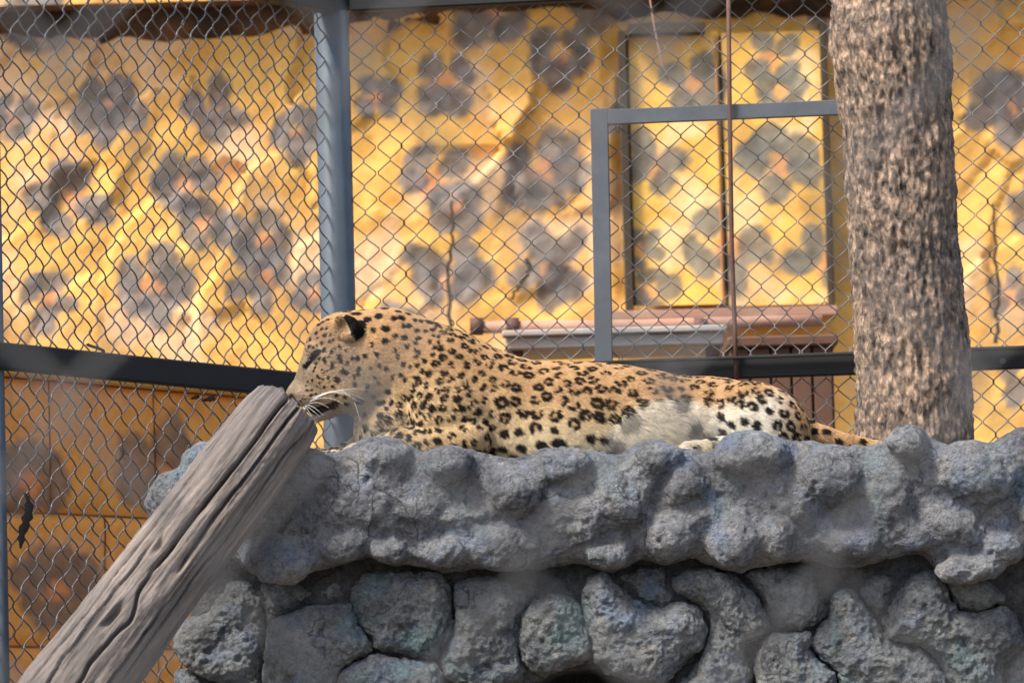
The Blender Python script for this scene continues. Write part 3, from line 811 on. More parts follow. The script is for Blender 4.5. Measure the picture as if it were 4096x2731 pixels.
stones = [
 [(233, 581), (250, 581), (261, 596), (267, 615), (266, 647), (263, 690), (212, 676), (185, 660), (177, 641), (180, 622), (195, 617), (212, 613), (223, 594)],
 [(277, 617), (292, 611), (311, 604), (335, 602), (352, 602), (356, 614), (363, 626), (371, 635), (374, 645), (359, 653), (345, 660), (338, 671), (335, 700), (266, 700), (268, 662), (270, 642), (273, 624)],
 [(356, 583), (368, 570), (389, 571), (414, 570), (440, 571), (449, 581), (454, 595), (454, 616), (451, 633), (440, 643), (438, 652), (397, 652), (377, 643), (371, 630), (361, 617), (355, 600)],
 [(339, 700), (343, 670), (357, 660), (378, 650), (397, 655), (437, 658), (442, 668), (450, 700)],
 [(457, 580), (480, 574), (505, 578), (522, 588), (526, 600), (518, 616), (517, 633), (519, 654), (527, 667), (518, 679), (483, 690), (455, 680), (445, 667), (443, 655), (453, 636), (457, 616)],
 [(532, 599), (552, 592), (571, 595), (580, 605), (586, 619), (589, 635), (590, 652), (568, 661), (544, 670), (531, 665), (522, 653), (520, 633), (520, 618), (526, 607)],
 [(582, 590), (590, 574), (603, 570), (614, 583), (629, 594), (645, 604), (663, 604), (681, 599), (695, 604), (701, 616), (703, 626), (700, 641), (687, 652), (676, 664), (661, 678), (640, 680), (623, 672), (606, 667), (594, 654), (590, 634), (584, 616)],
 [(673, 576), (686, 568), (708, 566), (726, 571), (742, 582), (755, 598), (763, 612), (766, 625), (755, 633), (744, 640), (741, 652), (750, 668), (744, 700), (664, 700), (680, 678), (694, 665), (704, 647), (709, 629), (708, 611), (700, 602), (686, 592), (673, 587)],
 [(620, 575), (640, 566), (660, 565), (664, 585), (672, 594), (665, 601), (650, 602), (638, 594), (629, 585)],
 [(744, 571), (762, 564), (807, 564), (816, 593), (823, 609), (816, 620), (798, 626), (776, 624), (768, 613), (759, 593)],
 [(758, 641), (768, 631), (791, 628), (806, 630), (804, 645), (815, 657), (830, 666), (836, 700), (757, 700), (754, 665), (754, 650)],
 [(828, 593), (836, 587), (850, 589), (858, 602), (868, 616), (879, 630), (895, 641), (913, 643), (927, 655), (938, 671), (944, 700), (839, 700), (833, 664), (817, 651), (808, 638), (814, 625), (829, 612)],
 [(897, 585), (908, 573), (923, 568), (933, 575), (942, 589), (952, 606), (968, 610), (996, 603), (1010, 612), (1014, 625), (1018, 640), (998, 656), (988, 700), (948, 700), (934, 653), (915, 639), (883, 634), (878, 620), (888, 603)],
 [(940, 571), (960, 574), (985, 580), (998, 596), (978, 604), (957, 606), (949, 593)],
 [(855, 588), (868, 574), (884, 574), (892, 583), (882, 600), (874, 612), (864, 602)],
 [(1022, 640), (1030, 600), (1045, 590), (1075, 600), (1080, 700), (992, 700), (1002, 660)],
 [(264, 582), (300, 578), (345, 576), (352, 590), (351, 598), (330, 599), (300, 603), (276, 611), (268, 600)],
 [(178, 672), (195, 668), (214, 680), (262, 694), (262, 720), (176, 720)],
]
for k, pts in enumerate(stones):
    p2 = Poly2D([(x, -y) for x, y in pts], pad=14, blur=1)
    xs = [p[0] for p in pts]; ys = [p[1] for p in pts]
    y0 = (-84, -80, -76, -86, -78, -82, -84, -80, -64, -70, -86, -80, -78, -70, -62, -60, -58, -84)[k]
    bend = 42*sstep(330, 190, np.float64(np.mean(xs)))
    y0 -= 7
    def fn(P, p2=p2, y0=y0+bend, k=k):
        w_ = P[:, 1]+5*noise(P, 1/28, k)+3*fbm(P, 1/11, 3, k+40)
        return slab(p2(P[:, 0], P[:, 2])-1.6, w_, y0, y0+75, 22 if k not in (8, 13, 14) else 14)
    v, f = surface_nets(fn, (min(xs)-5, y0+bend-14, -max(ys)-5), (max(xs)+5, y0+bend+88, -min(ys)+5), 2.6)
    v, f = subdivide(v, f); n = normals(v, f)
    fr_ = fbm(v, 1/10, 4, 60+k, .6)
    v = v+n*(3.6*fr_+1.2*noise(v, 1/3.6, k)-3.0*sstep(.1, .5, fbm(v, 1/14, 3, 80+k)))[:, None]
    mesh('stone', local(v, RD), f, M_STONE, ledge)

# core behind the stones, down to the ground
nx, nz = 260, 130
gx, gz = np.meshgrid(np.linspace(196, 1085, nx), np.linspace(-548, -1260, nz), indexing='ij')
Q = np.stack([gx.ravel(), 0*gx.ravel(), gz.ravel()], 1)
bend = 42*sstep(330, 190, gx.ravel())
hole = 90*sstep(1, .4, np.sqrt(((gx.ravel()-590)/62)**2+((gz.ravel()+688)/24)**2))
Q[:, 1] = -58+bend+hole+6*sstep(-585, -565, gz.ravel())+9*fbm(Q, 1/26, 4, 5)
Q[:, 0] += 6*fbm(Q[:, [2, 1, 0]], 1/30, 3, 8)
i, j = np.meshgrid(np.arange(nx-1), np.arange(nz-1), indexing='ij'); k = (i*nz+j).ravel()
f = np.stack([k, k+1, k+nz+1, k+nz], 1)
mesh('mortar', local(Q, RD), f, M_MORTAR, ledge)
v, f = box((210, 40, -1260), (1080, 150, -545)); mesh('core', local(v, RD), f, M_MORTAR, ledge, smooth=False)

# ------------------------------------------------------------------ leaning log
LD = -.36
A0, A1 = np.array([18., -205, -775]), np.array([287.5, -34, -410.5])
ax_ = A1-A0; LN = np.linalg.norm(ax_); ax_ /= LN
e1 = np.cross(ax_, (0, -1, 0)); e1 /= np.linalg.norm(e1); e2 = np.cross(ax_, e1)      # e1 across the picture, e2 towards / away
if e2[1] > 0: e2 = -e2; 
na, nl = 280, 900
T0 = -(local(A0[None], LD)[0][2]+.05)/((local(A1[None], LD)[0]-local(A0[None], LD)[0])[2])     # down to the soil
tt = np.linspace(T0, 1, nl); aa = np.arange(na)*2*np.pi/na
T, Aa = np.meshgrid(tt, aa, indexing='ij'); T = T.ravel(); Aa = Aa.ravel()
rad = np.interp(T, [0, .25, .6, .9, .97, 1], [50, 48, 44, 41.5, 40, 37])
G = np.stack([np.cos(Aa)*45, np.sin(Aa)*45, T*LN], 1)
Q = G*np.array([1, 1, .06])
disp = 3.0*fbm(G, 1/70, 2, 1)+1.1*(1-2*np.abs(noise(Q, 1/9, 3)))+.6*(1-2*np.abs(noise(G*np.array([1, 1, .07]), 1/4.2, 6)))+.8*fbm(G, 1/5, 3, 8)
def crack(a0, w, dep, t0, t1, wob, seed):
    aw = a0+wob*fbm(np.stack([T*LN, 0*T, 0*T], 1), 1/60, 3, seed)
    d = np.abs((Aa-aw+np.pi) % (2*np.pi)-np.pi)*45
    return dep*sstep(w, w*.25, d)*sstep(t0, t0+.05, T)*sstep(t1, t1-.05 if t1 < 1 else t1-.001, T) if t1 < 1 else dep*sstep(w, w*.25, d)*sstep(t0, t0+.05, T)
# angle of the side that faces the camera is pi/2 (along e2)
disp -= crack(1.75, 3.2, 15, .52, 1.01, .12, 1)+crack(1.35, 2.4, 10, .55, 1.01, .10, 2)+crack(1.62, 2.6, 9, .10, .55, .22, 3)+crack(.85, 2.4, 8, .30, .98, .16, 4)+crack(2.15, 2.2, 6, .05, .6, .2, 5)
disp -= crack(1.1, 2.2, 7, .05, .5, .2, 6)+crack(1.86, 5.0, 10, .36, .46, .1, 7)+crack(2.02, 5.0, 9, .55, .63, .1, 9)+crack(2.5, 2.0, 5, .15, .8, .15, 10)+crack(.45, 2.2, 6, .1, .9, .2, 11)
endt = 7*fbm(np.stack([np.cos(Aa)*40, np.sin(Aa)*40, 0*Aa], 1), 1/14, 3, 5)*sstep(.93, 1, T)
P_ = A0+ax_*(T*LN+endt)[:, None]+(rad+disp)[:, None]*(np.cos(Aa)[:, None]*e1+np.sin(Aa)[:, None]*e2)
# broken end closed with shrinking rings
rings = [P_]; vec = [G]
c_end = A1
last = P_[-na:]
for q, (sc, adv) in enumerate(((.94, 3), (.8, 4.5), (.55, 3), (.28, 1), (.02, 0))):
    r_ = A1+(last-A1)*sc+ax_*(adv+2.5*noise(last*sc, 1/5, q)*(sc > .1))[:, None]
    rings.append(r_); vec.append(G[-na:]*np.array([sc, sc, 1])+np.array([0, 0, (1-sc)*40]))
V = np.concatenate(rings); VG = np.concatenate(vec); nr = nl+5
i = np.arange(nr-1)[:, None]*na; j = np.arange(na)[None]; j2 = (j+1) % na
f = np.stack([i+j, i+na+j, i+na+j2, i+j2], -1).reshape(-1, 4)
lv = local(V, LD)
if (np.cross(lv[f[5000, 1]]-lv[f[5000, 0]], lv[f[5000, 2]]-lv[f[5000, 0]])@(lv[f[5000, 0]]-local((A0+ax_*T[f[5000, 0]]*LN)[None], LD)[0])) < 0: f = f[:, ::-1]
low_end = local((A0+ax_*T0*LN)[None], LD)[0]
o = mesh('leaning_log', lv, f, M_LOG, vecs=VG*S0, origin=low_end); tag(o, 'weathered grey log leaning on the ledge under the leopard\'s muzzle', 'log')

# ------------------------------------------------------------------ leopard
st = np.array([  # x, top, bottom, half width
 (400, 330, 462, 34), (430, 330, 468, 44), (460, 340, 470, 50), (500, 355.5, 472, 54), (530, 361.5, 474, 57), (570, 362, 474, 59), (600, 363, 474, 58), (630, 366, 474, 56), (652, 369.5, 474, 54), (675, 375, 474, 53), (690, 376.5, 474, 53),
 (711, 377, 473, 54), (726, 378.5, 472, 54), (741, 381.5, 471, 53), (756, 387, 470, 51), (770, 392.5, 468, 47), (785, 400, 466, 40), (796, 410, 464, 32), (804, 419, 461, 22), (811, 434, 456, 8)], float)
LY = 14.0
def leopard_fn(P):
    P = P.astype(np.float32); x, y, z = P[:, 0], P[:, 1]-LY, P[:, 2]
    Q = P-np.array([0, LY, 0], np.float32)
    xc = np.clip(x, st[0, 0], st[-1, 0])
    tp, bt, hw = (np.interp(xc, st[:, 0], st[:, k]) for k in (1, 2, 3))
    a = (bt-tp)/2; zc_ = -(bt+tp)/2
    k = np.sqrt(((z-zc_)/a)**2+(y/hw)**2)
    d = (k-1)*np.minimum(a, hw)*.85
    ex = np.abs(x-xc); d = np.where(ex > 0, np.sqrt(np.maximum(d, 0)**2+ex**2)+np.minimum(d, 0)*0, d)
    # neck and chest
    d = smin(d, cone(Q, (386, 0, -358), 50, (440, 0, -384), 54, .86), 12)
    d = smin(d, cone(Q, (440, 0, -384), 53, (500, 0, -408), 50, 1.0), 12)
    d = smin(d, ell(Q, (403, 2, -424), (48, 40, 42)), 12)
    # head
    h = ell(Q, (347, 0, -352), (43, 37, 40))
    h = smin(h, ell(Q, (338, 0, -371), (36, 38, 32)), 8)
    h = smin(h, cone(Q, (322, 0, -374), 25, (303.5, 0, -391), 14.5, .95), 9)
    h = smin(h, ell(Q, (310, -9, -395), (17, 13, 11)), 6)
    h = smin(h, ell(Q, (310, 9, -395), (17, 13, 11)), 6)
    h = smin(h, ell(Q, (290.5, 0, -393), (4.5, 8, 7), -.5), 4)
    h = smin(h, ell(Q, (350, -12, -388), (30, 26, 23)), 8)
    h = smin(h, ell(Q, (350, 12, -388), (30, 26, 23)), 8)
    jaw = cone(Q, (352, 0, -397), 13, (317, 0, -416), 5.2, 1.3)
    h = smin(h, jaw, 3)
    # mouth opening between the lips, left solid in the middle
    for s_ in (-1, 1):
        h = smax(h, -cone(Q, (312, s_*15, -414), 6.0, (333, s_*30, -403), 3.0, 1.6), 3)
    h = smin(h, ell(Q, (321, 0, -409), (15, 10, 8)), 3)
    # brow and eye sockets
    for s_ in (-1, 1):
        h = smax(h, -ell(Q, (309, s_*31, -361), (9, 8, 6), -.6), 4)
        h = smin(h, ell(Q, (315, s_*23, -352), (12, 8, 5.5), -.7), 5)
    d = smin(d, h, 14)
    # ears, cupped forwards
    for s_ in (-1, 1):
        e = ell(Q, (347.5, s_*36, -327.5), (16, 9, 11.5), -.45)
        e = smax(e, -ell(Q, (340.5, s_*43, -325.5), (13, 11, 9.5), -.45), 2.0)
        d = smin(d, e, 3.5)
    # near shoulder, upper arm, forearm, paw
    sh = ell(Q, (452, -39, -412), (43, 25, 45), .45)
    d = smin(d, sh, 4.5)
    d = smin(d, cone(Q, (470, -48, -437), 21, (405, -46, -446), 18), 4)
    d = smin(d, cone(Q, (405, -42, -447), 18, (345, -30, -459), 11), 6)
    d = smin(d, ell(Q, (332, -26, -458), (17, 12, 8.5)), 5)
    d = smin(d, cone(Q, (400, 34, -440), 22, (345, 26, -456), 12), 8)
    d = smin(d, ell(Q, (330, 24, -456), (17, 11, 8)), 5)
    # belly, pale thigh flap, haunch, hind paw
    d = smin(d, ell(Q, (565, -26, -436), (75, 36, 36)), 12)
    d = smin(d, ell(Q, (652, -45, -431), (47, 20, 32), -.05), 5)
    hn = ell(Q, (757, -30, -427), (55, 34, 43), -.45)
    d = smin(d, hn, 4)
    d = smin(d, cone(Q, (735, -50, -448), 15, (695, -56, -450), 8), 5)
    d = smin(d, ell(Q, (690, -60, -449), (19, 9, 7)), 3)
    # tail
    tl = [(800, -10, -430, 14), (822, -12, -436.5, 10.5), (846, -12, -442.5, 9), (875, -8, -448, 7.5), (915, 6, -457, 6), (950, 30, -460, 5.5), (970, 55, -461, 4.5)]
    for p, q in zip(tl[:-1], tl[1:]):
        d = smin(d, cone(Q, p[:3], p[3], q[:3], q[3]), 4)
    return d
v, f = surface_nets(leopard_fn, (278, -70, -490), (985, 95, -296), 2.4)
v = project(leopard_fn, v, 1)
v, f = subdivide(v, f); n = normals(v, f)
v = v+n*(.9*fbm(v, 1/14, 3, 5))[:, None]

# --- coat pattern: rosettes scattered over the hide
def region(x, py):
    """spacing, kind (0 solid, 1 small rosette, 2 rosette), blob radius"""
    if x > 806: return 11.5, 0, 4.4
    if x < 492:
        return (9.0, 1, 2.5) if py < 385 else (8.8, 1, 2.7)
    if py > 427 and x < 650: return 13.0, 0, 5.6
    if x < 694: return (11.8, 2, 2.8) if py < 400 else (13.0, 2, 3.5)
    if py > 406 and x < 772: return 12.2, 0, 5.1
    return 11.8, 2, 2.9
FACE = """860,165,40,18 970,160,35,18 1040,168,28,16 735,195,30,12 815,207,40,14 990,225,30,26 910,250,30,22 1115,240,25,22 1170,235,27,20 1140,185,22,16 1215,200,20,16 1275,250,16,26 1320,262,18,24 1385,265,30,20
1455,295,25,18 1185,297,20,20 1225,297,20,20 1050,318,32,22 950,335,18,24 1290,330,20,18 1360,338,18,16 1415,328,20,16 1120,373,18,17 1195,382,24,22 1050,415,26,23 1300,395,22,18 1280,430,18,16 1220,455,18,17 1400,420,16,20
1460,430,14,22 948,443,12,18 1435,470,16,16 1120,490,14,22 1140,535,14,20 1280,490,12,22 1315,500,12,22 1290,532,18,10 985,515,17,19 890,525,16,16 790,540,16,16 830,547,16,19 750,578,16,22 690,540,18,24 697,570,16,16
1000,600,12,18 1060,628,17,18 1185,590,20,20 1240,605,12,12 1300,602,14,16 1360,570,18,16 1420,520,16,16 935,615,12,6 840,630,17,20 835,668,14,14 705,650,16,30 735,660,20,20 800,690,12,22 965,690,11,16 1100,695,11,28
1165,675,20,14 1200,715,18,15 1290,690,28,14 1340,650,16,20 675,715,22,24 805,755,16,16 910,770,17,34 990,735,10,16 640,770,14,12 1065,800,22,18 730,845,16,12 840,885,28,18 950,845,14,10 1010,890,38,20 1095,890,20,28 745,900,18,14 665,830,16,10
515,360,14,14 580,378,18,16 470,410,13,18 595,325,9,14 555,330,12,12 625,375,8,12 640,410,9,11 615,425,9,12 525,400,8,8 560,435,11,18 520,455,10,16 468,460,11,15 490,468,9,9 570,493,16,20 630,508,14,20 690,455,10,14 655,465,7,8
735,485,7,9 545,555,9,9 580,575,13,34 630,610,14,34 520,597,20,12 615,543,8,9 655,580,6,6 440,450,8,20 415,520,8,12 510,630,10,10 560,640,7,8 500,655,9,9 480,625,8,8 575,665,7,8 530,690,9,9 545,705,7,7 600,700,9,14 570,715,8,8
490,725,8,8 540,745,8,8 450,735,6,6 440,770,5,5 600,650,6,6 570,775,9,7 520,770,6,6 480,800,6,6 450,810,10,6 510,830,8,6 475,845,10,6 420,840,7,5 440,870,6,4 410,870,5,5 395,885,4,4 530,300,24,9 560,280,14,10 600,262,14,8
875,975,16,26 890,1065,24,22 1010,985,45,12 985,1092,30,10 1050,1075,25,9 1115,985,12,32 1160,1045,10,26 1090,1130,14,18 930,1140,20,10 1060,940,20,14"""
q = np.random.default_rng(5)
vis = np.where(n[:, 1] < .75)[0]
cand = q.choice(vis, 40000, replace=False)
cen, spc = np.zeros((0, 3)), np.zeros(0); blobs = []
def flap(x, py):
    u, w_ = (x-655)*.97-(py-430)*.22, (py-430)*.97+(x-655)*.22
    return np.sqrt((u/54)**2+(w_/29)**2)
def in_flap(x, py): return flap(x, py) < 1
for c in cand:
    p = v[c]; x, py = p[0], -p[2]
    if in_flap(x, py) and p[1] < -12: continue
    if p[1] < LY+14 and (x < (432 if py < 369 else 425-(py-369)*.95) and py < 432): continue     # head and neck are laid out one by one below
    s_, kind, br = region(x, py)
    if len(cen) and (((cen-p)**2).sum(1) < ((s_+spc)/2)**2).any(): continue
    cen = np.vstack([cen, p]); spc = np.append(spc, s_)
    nn = n[c]; t1 = np.cross(nn, (0, 0, 1.0)); t1 /= np.linalg.norm(t1)+1e-6
    if t1[0] < 0: t1 = -t1
    t2 = np.cross(nn, t1)
    if x > 700 and x < 806: a_ = .55
    elif x > 400 and x < 492 and py > 372: a_ = -.5
    else: a_ = .15
    if t2[2] > 0: t2 = -t2
    u1, u2 = t1*math.cos(a_)+t2*math.sin(a_), -t1*math.sin(a_)+t2*math.cos(a_)
    if kind == 0:
        blobs.append((p, br*q.uniform(.75, 1.2), u1*1.0, u2, q.uniform(1.0, 1.5), 0))
        if q.random() < .3: blobs.append((p+u1*br*q.uniform(.9, 1.3)+u2*br*q.uniform(-.6, .6), br*.65, u1, u2, 1.1, 0))
    else:
        ring = s_*(.26 if kind == 1 else .30); m_ = q.integers(2, 4) if kind == 1 else q.integers(3, 6)
        a0 = q.uniform(0, 6.28)
        for k in range(m_):
            a_ = a0+k*2*np.pi/m_+q.uniform(-.35, .35)
            dr = u1*math.cos(a_)*ring*1.12+u2*math.sin(a_)*ring*.9
            tg = -u1*math.sin(a_)+u2*math.cos(a_); rd = u1*math.cos(a_)+u2*math.sin(a_)
            if kind == 2 and k == m_-1 and q.random() < .45: continue
            dr = dr*q.uniform(.85, 1.15)
            blobs.append((p+dr, br*q.uniform(.75, 1.15), tg, rd, q.uniform(1.15, 1.6), 0))
        if kind == 2: blobs.append((p, ring*1.05, u1, u2, 1.1, 1))
for ent in FACE.split():
    cx_, cy_, w_, h_ = map(float, ent.split(','))
    x, py, a_, b_ = 250+cx_/7.84, 287.5+cy_/7.84, w_/7.84, h_/7.84
    k = np.argmin((v[:, 0]-x)**2+(v[:, 2]+py)**2+(v[:, 1] > LY+4)*1e6)
    r = math.sqrt(a_*b_)*1.15+.35; el = (a_/b_)**(1/1.5)
    ang = q.uniform(-.35, .35)
    blobs.append((v[k], max(r, .9), np.array([math.cos(ang), 0, math.sin(ang)]), np.array([-math.sin(ang), 0, math.cos(ang)]), el, 3))
# large soft marks on the pale thigh
for (x, py, r) in ((624, 420, 9), (676, 404, 9), (688, 424, 8), (664, 446, 8), (612, 442, 7), (699, 434, 6)):
    k = np.argmin((v[:, 0]-x)**2+(v[:, 2]+py)**2+(v[:, 1] > -10)*1e6)
    blobs.append((v[k], r, np.array([.75, 0, .6]), np.array([-.6, 0, .75]), 1.3, 2))

def coat(P):
    P = np.asarray(P, np.float32); x, py, y = P[:, 0], -P[:, 2], P[:, 1]-LY
    n_ = len(P)
    def bl(c, t, k): return c+(np.asarray(k)-c)*np.clip(t, 0, 1)[:, None]
    topz = np.interp(x, [300, 340, 377, 428, 467, 520, 600, 674, 741, 785, 811], [345, 313, 304, 319, 340, 359, 361, 372, 379, 398, 430])
    t = (py-topz)/(466-topz)
    c = np.tile(np.array([[.41, .250, .122]]), (n_, 1))
    c = bl(c, sstep(.18, .62, t), (.53, .372, .205)); 
    c = bl(c, sstep(.42, .85, t)*sstep(470, 540, x), (.68, .575, .38))
    c = bl(c, sstep(.80, 1.0, t)*.5, (.58, .46, .30))
    c = bl(c, sstep(400, 350, x)*sstep(330, 350, py)*.55, (.42, .315, .215))
    c = bl(c, sstep(325, 296, x)*sstep(345, 375, py)*.85, (.29, .225, .17))          # muzzle
    c = bl(c, sstep(18, 8, np.hypot((x-303)*.7, py-372))*.3, (.33, .27, .19))
    c = bl(c, sstep(398, 410, py)*sstep(366, 350, x)*.8, (.36, .32, .28))           # chin
    c = bl(c, sstep(412, 428, py)*sstep(400, 380, x)*.8, (.54, .46, .33))
    c = bl(c, sstep(1.18, .88, flap(x, py))*(y < -18), (.62, .55, .43))  # pale thigh
    c = bl(c, sstep(394, 416, py+(x-720)*.25)*sstep(700, 706, x)*sstep(800, 760, x)*.9, (.72, .67, .56))  # white lower haunch
    c = c*(1+.10*fbm(P, 1/9, 3, 77))[:, None]
    # spots
    wob = 1.1*noise(P, 1/3.2, 5)+.7*noise(P, 1/1.6, 9)
    order = np.argsort(x, kind='stable'); xs = x[order]
    dark = np.zeros(n_, np.float32); inner = np.zeros(n_, np.float32); grey = np.zeros(n_, np.float32)
    for (p, r, u1, u2, el, kd) in blobs:
        i0, i1 = np.searchsorted(xs, p[0]-r*2.2-2), np.searchsorted(xs, p[0]+r*2.2+2)
        id_ = order[i0:i1]; D = P[id_]-np.asarray(p, np.float32)
        nr_ = (D*D).sum(1) < (2.4*r+3)**2; id_ = id_[nr_]; D = D[nr_]
        if not len(id_): continue
        a_ = D@np.asarray(u1, np.float32); b_ = D@np.asarray(u2, np.float32)
        o_ = np.sqrt(np.maximum((D*D).sum(1)-a_*a_-b_*b_, 0))
        dd = np.sqrt((a_/el)**2+(b_*math.sqrt(el))**2+o_**2*.5)-r*.93+wob[id_]*(.8 if kd == 0 else .3 if kd == 3 else 1.6)
        tgt = (dark, inner, grey, dark)[kd]
        tgt[id_] = np.maximum(tgt[id_], sstep(.7, -.6, dd) if kd != 2 else sstep(2.5, -2, dd))
    c = bl(c, inner*.5, (.23, .10, .038)); c = bl(c, grey*.75, (.07, .064, .06)); c = bl(c, dark*.98, (.005, .0045, .0045))
    # face marks
    near = y < 0
    def stroke(x0, y0, x1, y1, w_, col, amt):
        nonlocal c
        ex_, ey_ = x1-x0, y1-y0; tt_ = np.clip(((x-x0)*ex_+(py-y0)*ey_)/(ex_*ex_+ey_*ey_), 0, 1)
        dd = np.hypot(x-x0-tt_*ex_, py-y0-tt_*ey_)
        c = bl(c, sstep(w_+.9, w_-.6, dd+.35*wob)*amt, col)
    stroke(317.5, 352, 310, 358, 3.2, (.008, .007, .007), 1); stroke(312, 357, 305.5, 366, 2.9, (.008, .007, .007), 1)
    stroke(309, 353.5, 304.5, 362, 1.3, (.42, .36, .27), .8); stroke(313, 365, 307, 372, 1.6, (.40, .34, .26), .7)
    stroke(291, 396, 296.5, 405, 2.6, (.035, .028, .026), 1); stroke(303, 408, 316, 411, 3.0, (.02, .014, .012), .95); stroke(316, 411, 334, 402, 3.6, (.02, .014, .012), .95)
    # ears: tan inside, black back
    er = np.sqrt(((x-347)/18.5)**2+((py-327)/13.5)**2)
    ed = (er < 1) & (y < -24)
    edge = x-(344+(py-316)*.40)+.6*wob
    c = np.where(ed[:, None], bl(np.tile(np.array([[.31, .20, .105]]), (n_, 1)), sstep(-1, 1, edge), (.008, .007, .007)), c)
    c = bl(c, ed*sstep(1.8, .5, np.abs(edge+1.2))*.8, (.40, .32, .22))
    # banded tail end
    return np.clip(c, 0, 1)

leo = thing('leopard', local(np.array([[560, LY, -474]]))[0], 'spotted leopard lying on the rock ledge with its muzzle on the log', 'leopard')
body = mesh('body', local(v), f, M_COAT, leo, colors=coat(v))

# --- fur
tri_a = np.cross(v[f[:, 2]]-v[f[:, 0]], v[f[:, 3]]-v[f[:, 1]]); area = np.linalg.norm(tri_a, axis=1)/2
fn_ = tri_a/(2*area[:, None]+1e-9); fc = v[f].mean(1)
wgt = area*(fn_[:, 1] < .45)*(fc[:, 2] > -472)
NH = 230000
fi = q.choice(len(f), NH, p=wgt/wgt.sum())
r1, r2 = q.random(NH), q.random(NH)
c4 = v[f[fi]]
root = (c4[:, 0]*((1-r1)*(1-r2))[:, None]+c4[:, 1]*(r1*(1-r2))[:, None]+c4[:, 2]*(r1*r2)[:, None]+c4[:, 3]*((1-r1)*r2)[:, None])
hn_ = n[f[fi]].mean(1); hn_ /= np.linalg.norm(hn_, axis=1)[:, None]
rx_, rp = root[:, 0], -root[:, 2]
flow = np.stack([np.ones(NH), np.zeros(NH), -.35-.5*sstep(390, 460, rp)], 1)
hd = sstep(350, 310, rx_)[:, None]; flow = flow*(1-hd)+np.array([1.0, 0, .5])*hd
flow = flow+q.normal(0, .22, (NH, 3))
flow = flow-hn_*(flow*hn_).sum(1)[:, None]; flow /= np.linalg.norm(flow, axis=1)[:, None]
ln = np.full(NH, 4.2)*q.uniform(.7, 1.25, NH)
ln *= 1-.55*sstep(345, 300, rx_)
pale = np.exp(-(((rx_-655)/52)**2+((rp-430)/36)**2))*(root[:, 1] < 10)
ln *= 1+2.1*pale+.9*sstep(432, 455, rp)*sstep(480, 520, rx_)+1.2*sstep(405, 415, rp)*sstep(410, 385, rx_)*(rx_ > 345)
lift = .30+.15*pale
p0_ = root-hn_*.25
p1_ = root+(flow*.5+hn_*lift[:, None]*.6)*ln[:, None]
p2_ = root+(flow*1.0+hn_*lift[:, None]*.75+np.array([0, 0, -.10]))*ln[:, None]
pts = np.stack([p0_, p1_, p2_], 1).reshape(-1, 3)
hc = bpy.data.hair_curves.new('fur'); hc.add_curves([3]*NH)
og = ORIG[body.name]
hc.attributes['position'].data.foreach_set('vector', (local(pts)-og).astype(np.float32).ravel())
ra = hc.attributes.get('radius') or hc.attributes.new('radius', 'FLOAT', 'POINT')
ra.data.foreach_set('value', np.tile(np.array([.30, .22, .05], np.float32)*S0, NH))
cc = coat(root)*q.uniform(.82, 1.22, NH)[:, None]
cc = np.repeat(np.clip(cc, 0, 1), 3, 0); c4_ = np.ones((NH*3, 4), np.float32); c4_[:, :3] = cc
ca = hc.attributes.new('paint', 'FLOAT_COLOR', 'POINT'); ca.data.foreach_set('color', c4_.ravel())
hc.materials.append(M_FUR)
fo = bpy.data.objects.new('fur', hc); COL.objects.link(fo); fo.parent = body; fo['kind'] = 'stuff'

# --- eye, whiskers
def ellipsoid(c, r, rot, nu=16, nv=10):
    u = np.linspace(0, 2*np.pi, nu, endpoint=False); w_ = np.linspace(.02, np.pi-.02, nv)
    U, V_ = np.meshgrid(u, w_, indexing='xy')
    d = np.stack([np.cos(U)*np.sin(V_)*r[0], np.sin(U)*np.sin(V_)*r[1], np.cos(V_)*r[2]], -1).reshape(-1, 3)
    cs, sn = math.cos(rot), math.sin(rot)
    d = np.stack([d[:, 0]*cs-d[:, 2]*sn, d[:, 1], d[:, 0]*sn+d[:, 2]*cs], 1)+np.array(c)
    i = np.arange(nv-1)[:, None]*nu; j = np.arange(nu)[None]; j2 = (j+1) % nu
    return d, np.stack([i+j, i+nu+j, i+nu+j2, i+j2], -1).reshape(-1, 4)
k = np.argmin((v[:, 0]-310.5)**2+(v[:, 2]+360)**2+(v[:, 1] > LY)*1e6)
for s_ in (-1, 1):
    yy = LY+s_*(LY-v[k, 1]-2.2)*1.0
    ve, fe = ellipsoid((310.6, yy, -360), (4.2, 3.4, 2.6), .85); mesh('eye', local(ve), fe, M_EYE, body)
wp = []
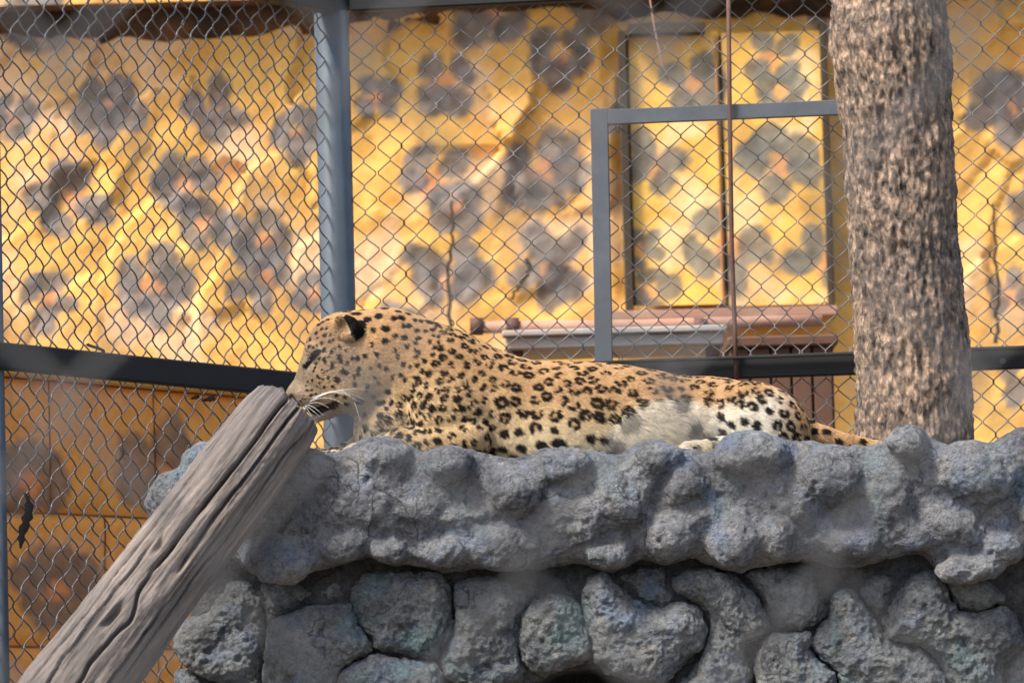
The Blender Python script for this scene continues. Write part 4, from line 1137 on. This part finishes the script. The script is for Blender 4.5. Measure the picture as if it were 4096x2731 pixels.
kw = np.argmin((v[:, 0]-313)**2+(v[:, 2]+399)**2+(v[:, 1] > LY)*1e6); yw = v[kw, 1]
for (x0, y0, x1, y1, sag) in ((312, 397, 372, 389, -4), (313, 398, 366, 399, -8), (313, 399, 362, 402, -9), (314, 400, 340, 392, -5), (311, 400, 353, 395, -6), (309, 403, 330, 407, -3), (307, 404, 324, 414, -2), (306, 405, 321, 416, -1),
                              (305, 405, 314, 417, -1), (304, 406, 311, 416, 0), (315, 399, 357, 391, -5), (333, 383, 352, 396, 0), (352, 396, 361, 420, -3), (310, 401, 345, 403, -5)):
    t = np.linspace(0, 1, 10)
    P3 = np.stack([x0+(x1-x0)*t, yw-1-46*t*(1-.45*t), -(y0+(y1-y0)*t+sag*np.sin(t*np.pi))], 1)
    wp.append(tube(local(P3), np.linspace(.17, .06, 10)*S0, 5, cap=False))
vw, fw = join(wp); o = mesh('whiskers', vw, fw, M_WHISK, body)

# ------------------------------------------------------------------ visitor fence close to the camera, thrown out of focus by the lens
FY = CAM[1]+2.6
vf = thing('visitor_fence', (0, FY, 0), 'blurred grey wire mesh fence standing between the viewer and the enclosure', 'fence')
kx = at(222, 574, FY); px1 = at(525, 574, FY); pit = np.linalg.norm(px1-kx); rise = at(205, 246, FY)[2]-at(205, 588, FY)[2]
x_start = kx[0]-pit/2*14; z_start = kx[2]-rise*10
v, f = wire_mesh((x_start, FY, 0), np.array([1., 0, 0]), pit/2*28, z_start-rise*.25+rise*.5, z_start+rise*16, pit, rise, .0024, .006, 30, sides=6, ppp=12, slack=0)
o = mesh('woven_wire', v, f, M_WIRE2, vf); o['kind'] = 'stuff'
zt2 = z_start+rise*16
for x in (x_start, x_start+pit/2*28):
    v, f = tube(np.array([(x, FY+.03, 0), (x, FY+.03, zt2+.03)]), .024, 16, up=(1, 0, 0)); mesh('post', v, f, M_FRAME, vf)
for z_ in (.12, zt2):
    v, f = tube(np.array([(x_start, FY+.03, z_), (x_start+pit/2*28, FY+.03, z_)]), .018, 12); mesh('rail', v, f, M_FRAME, vf)
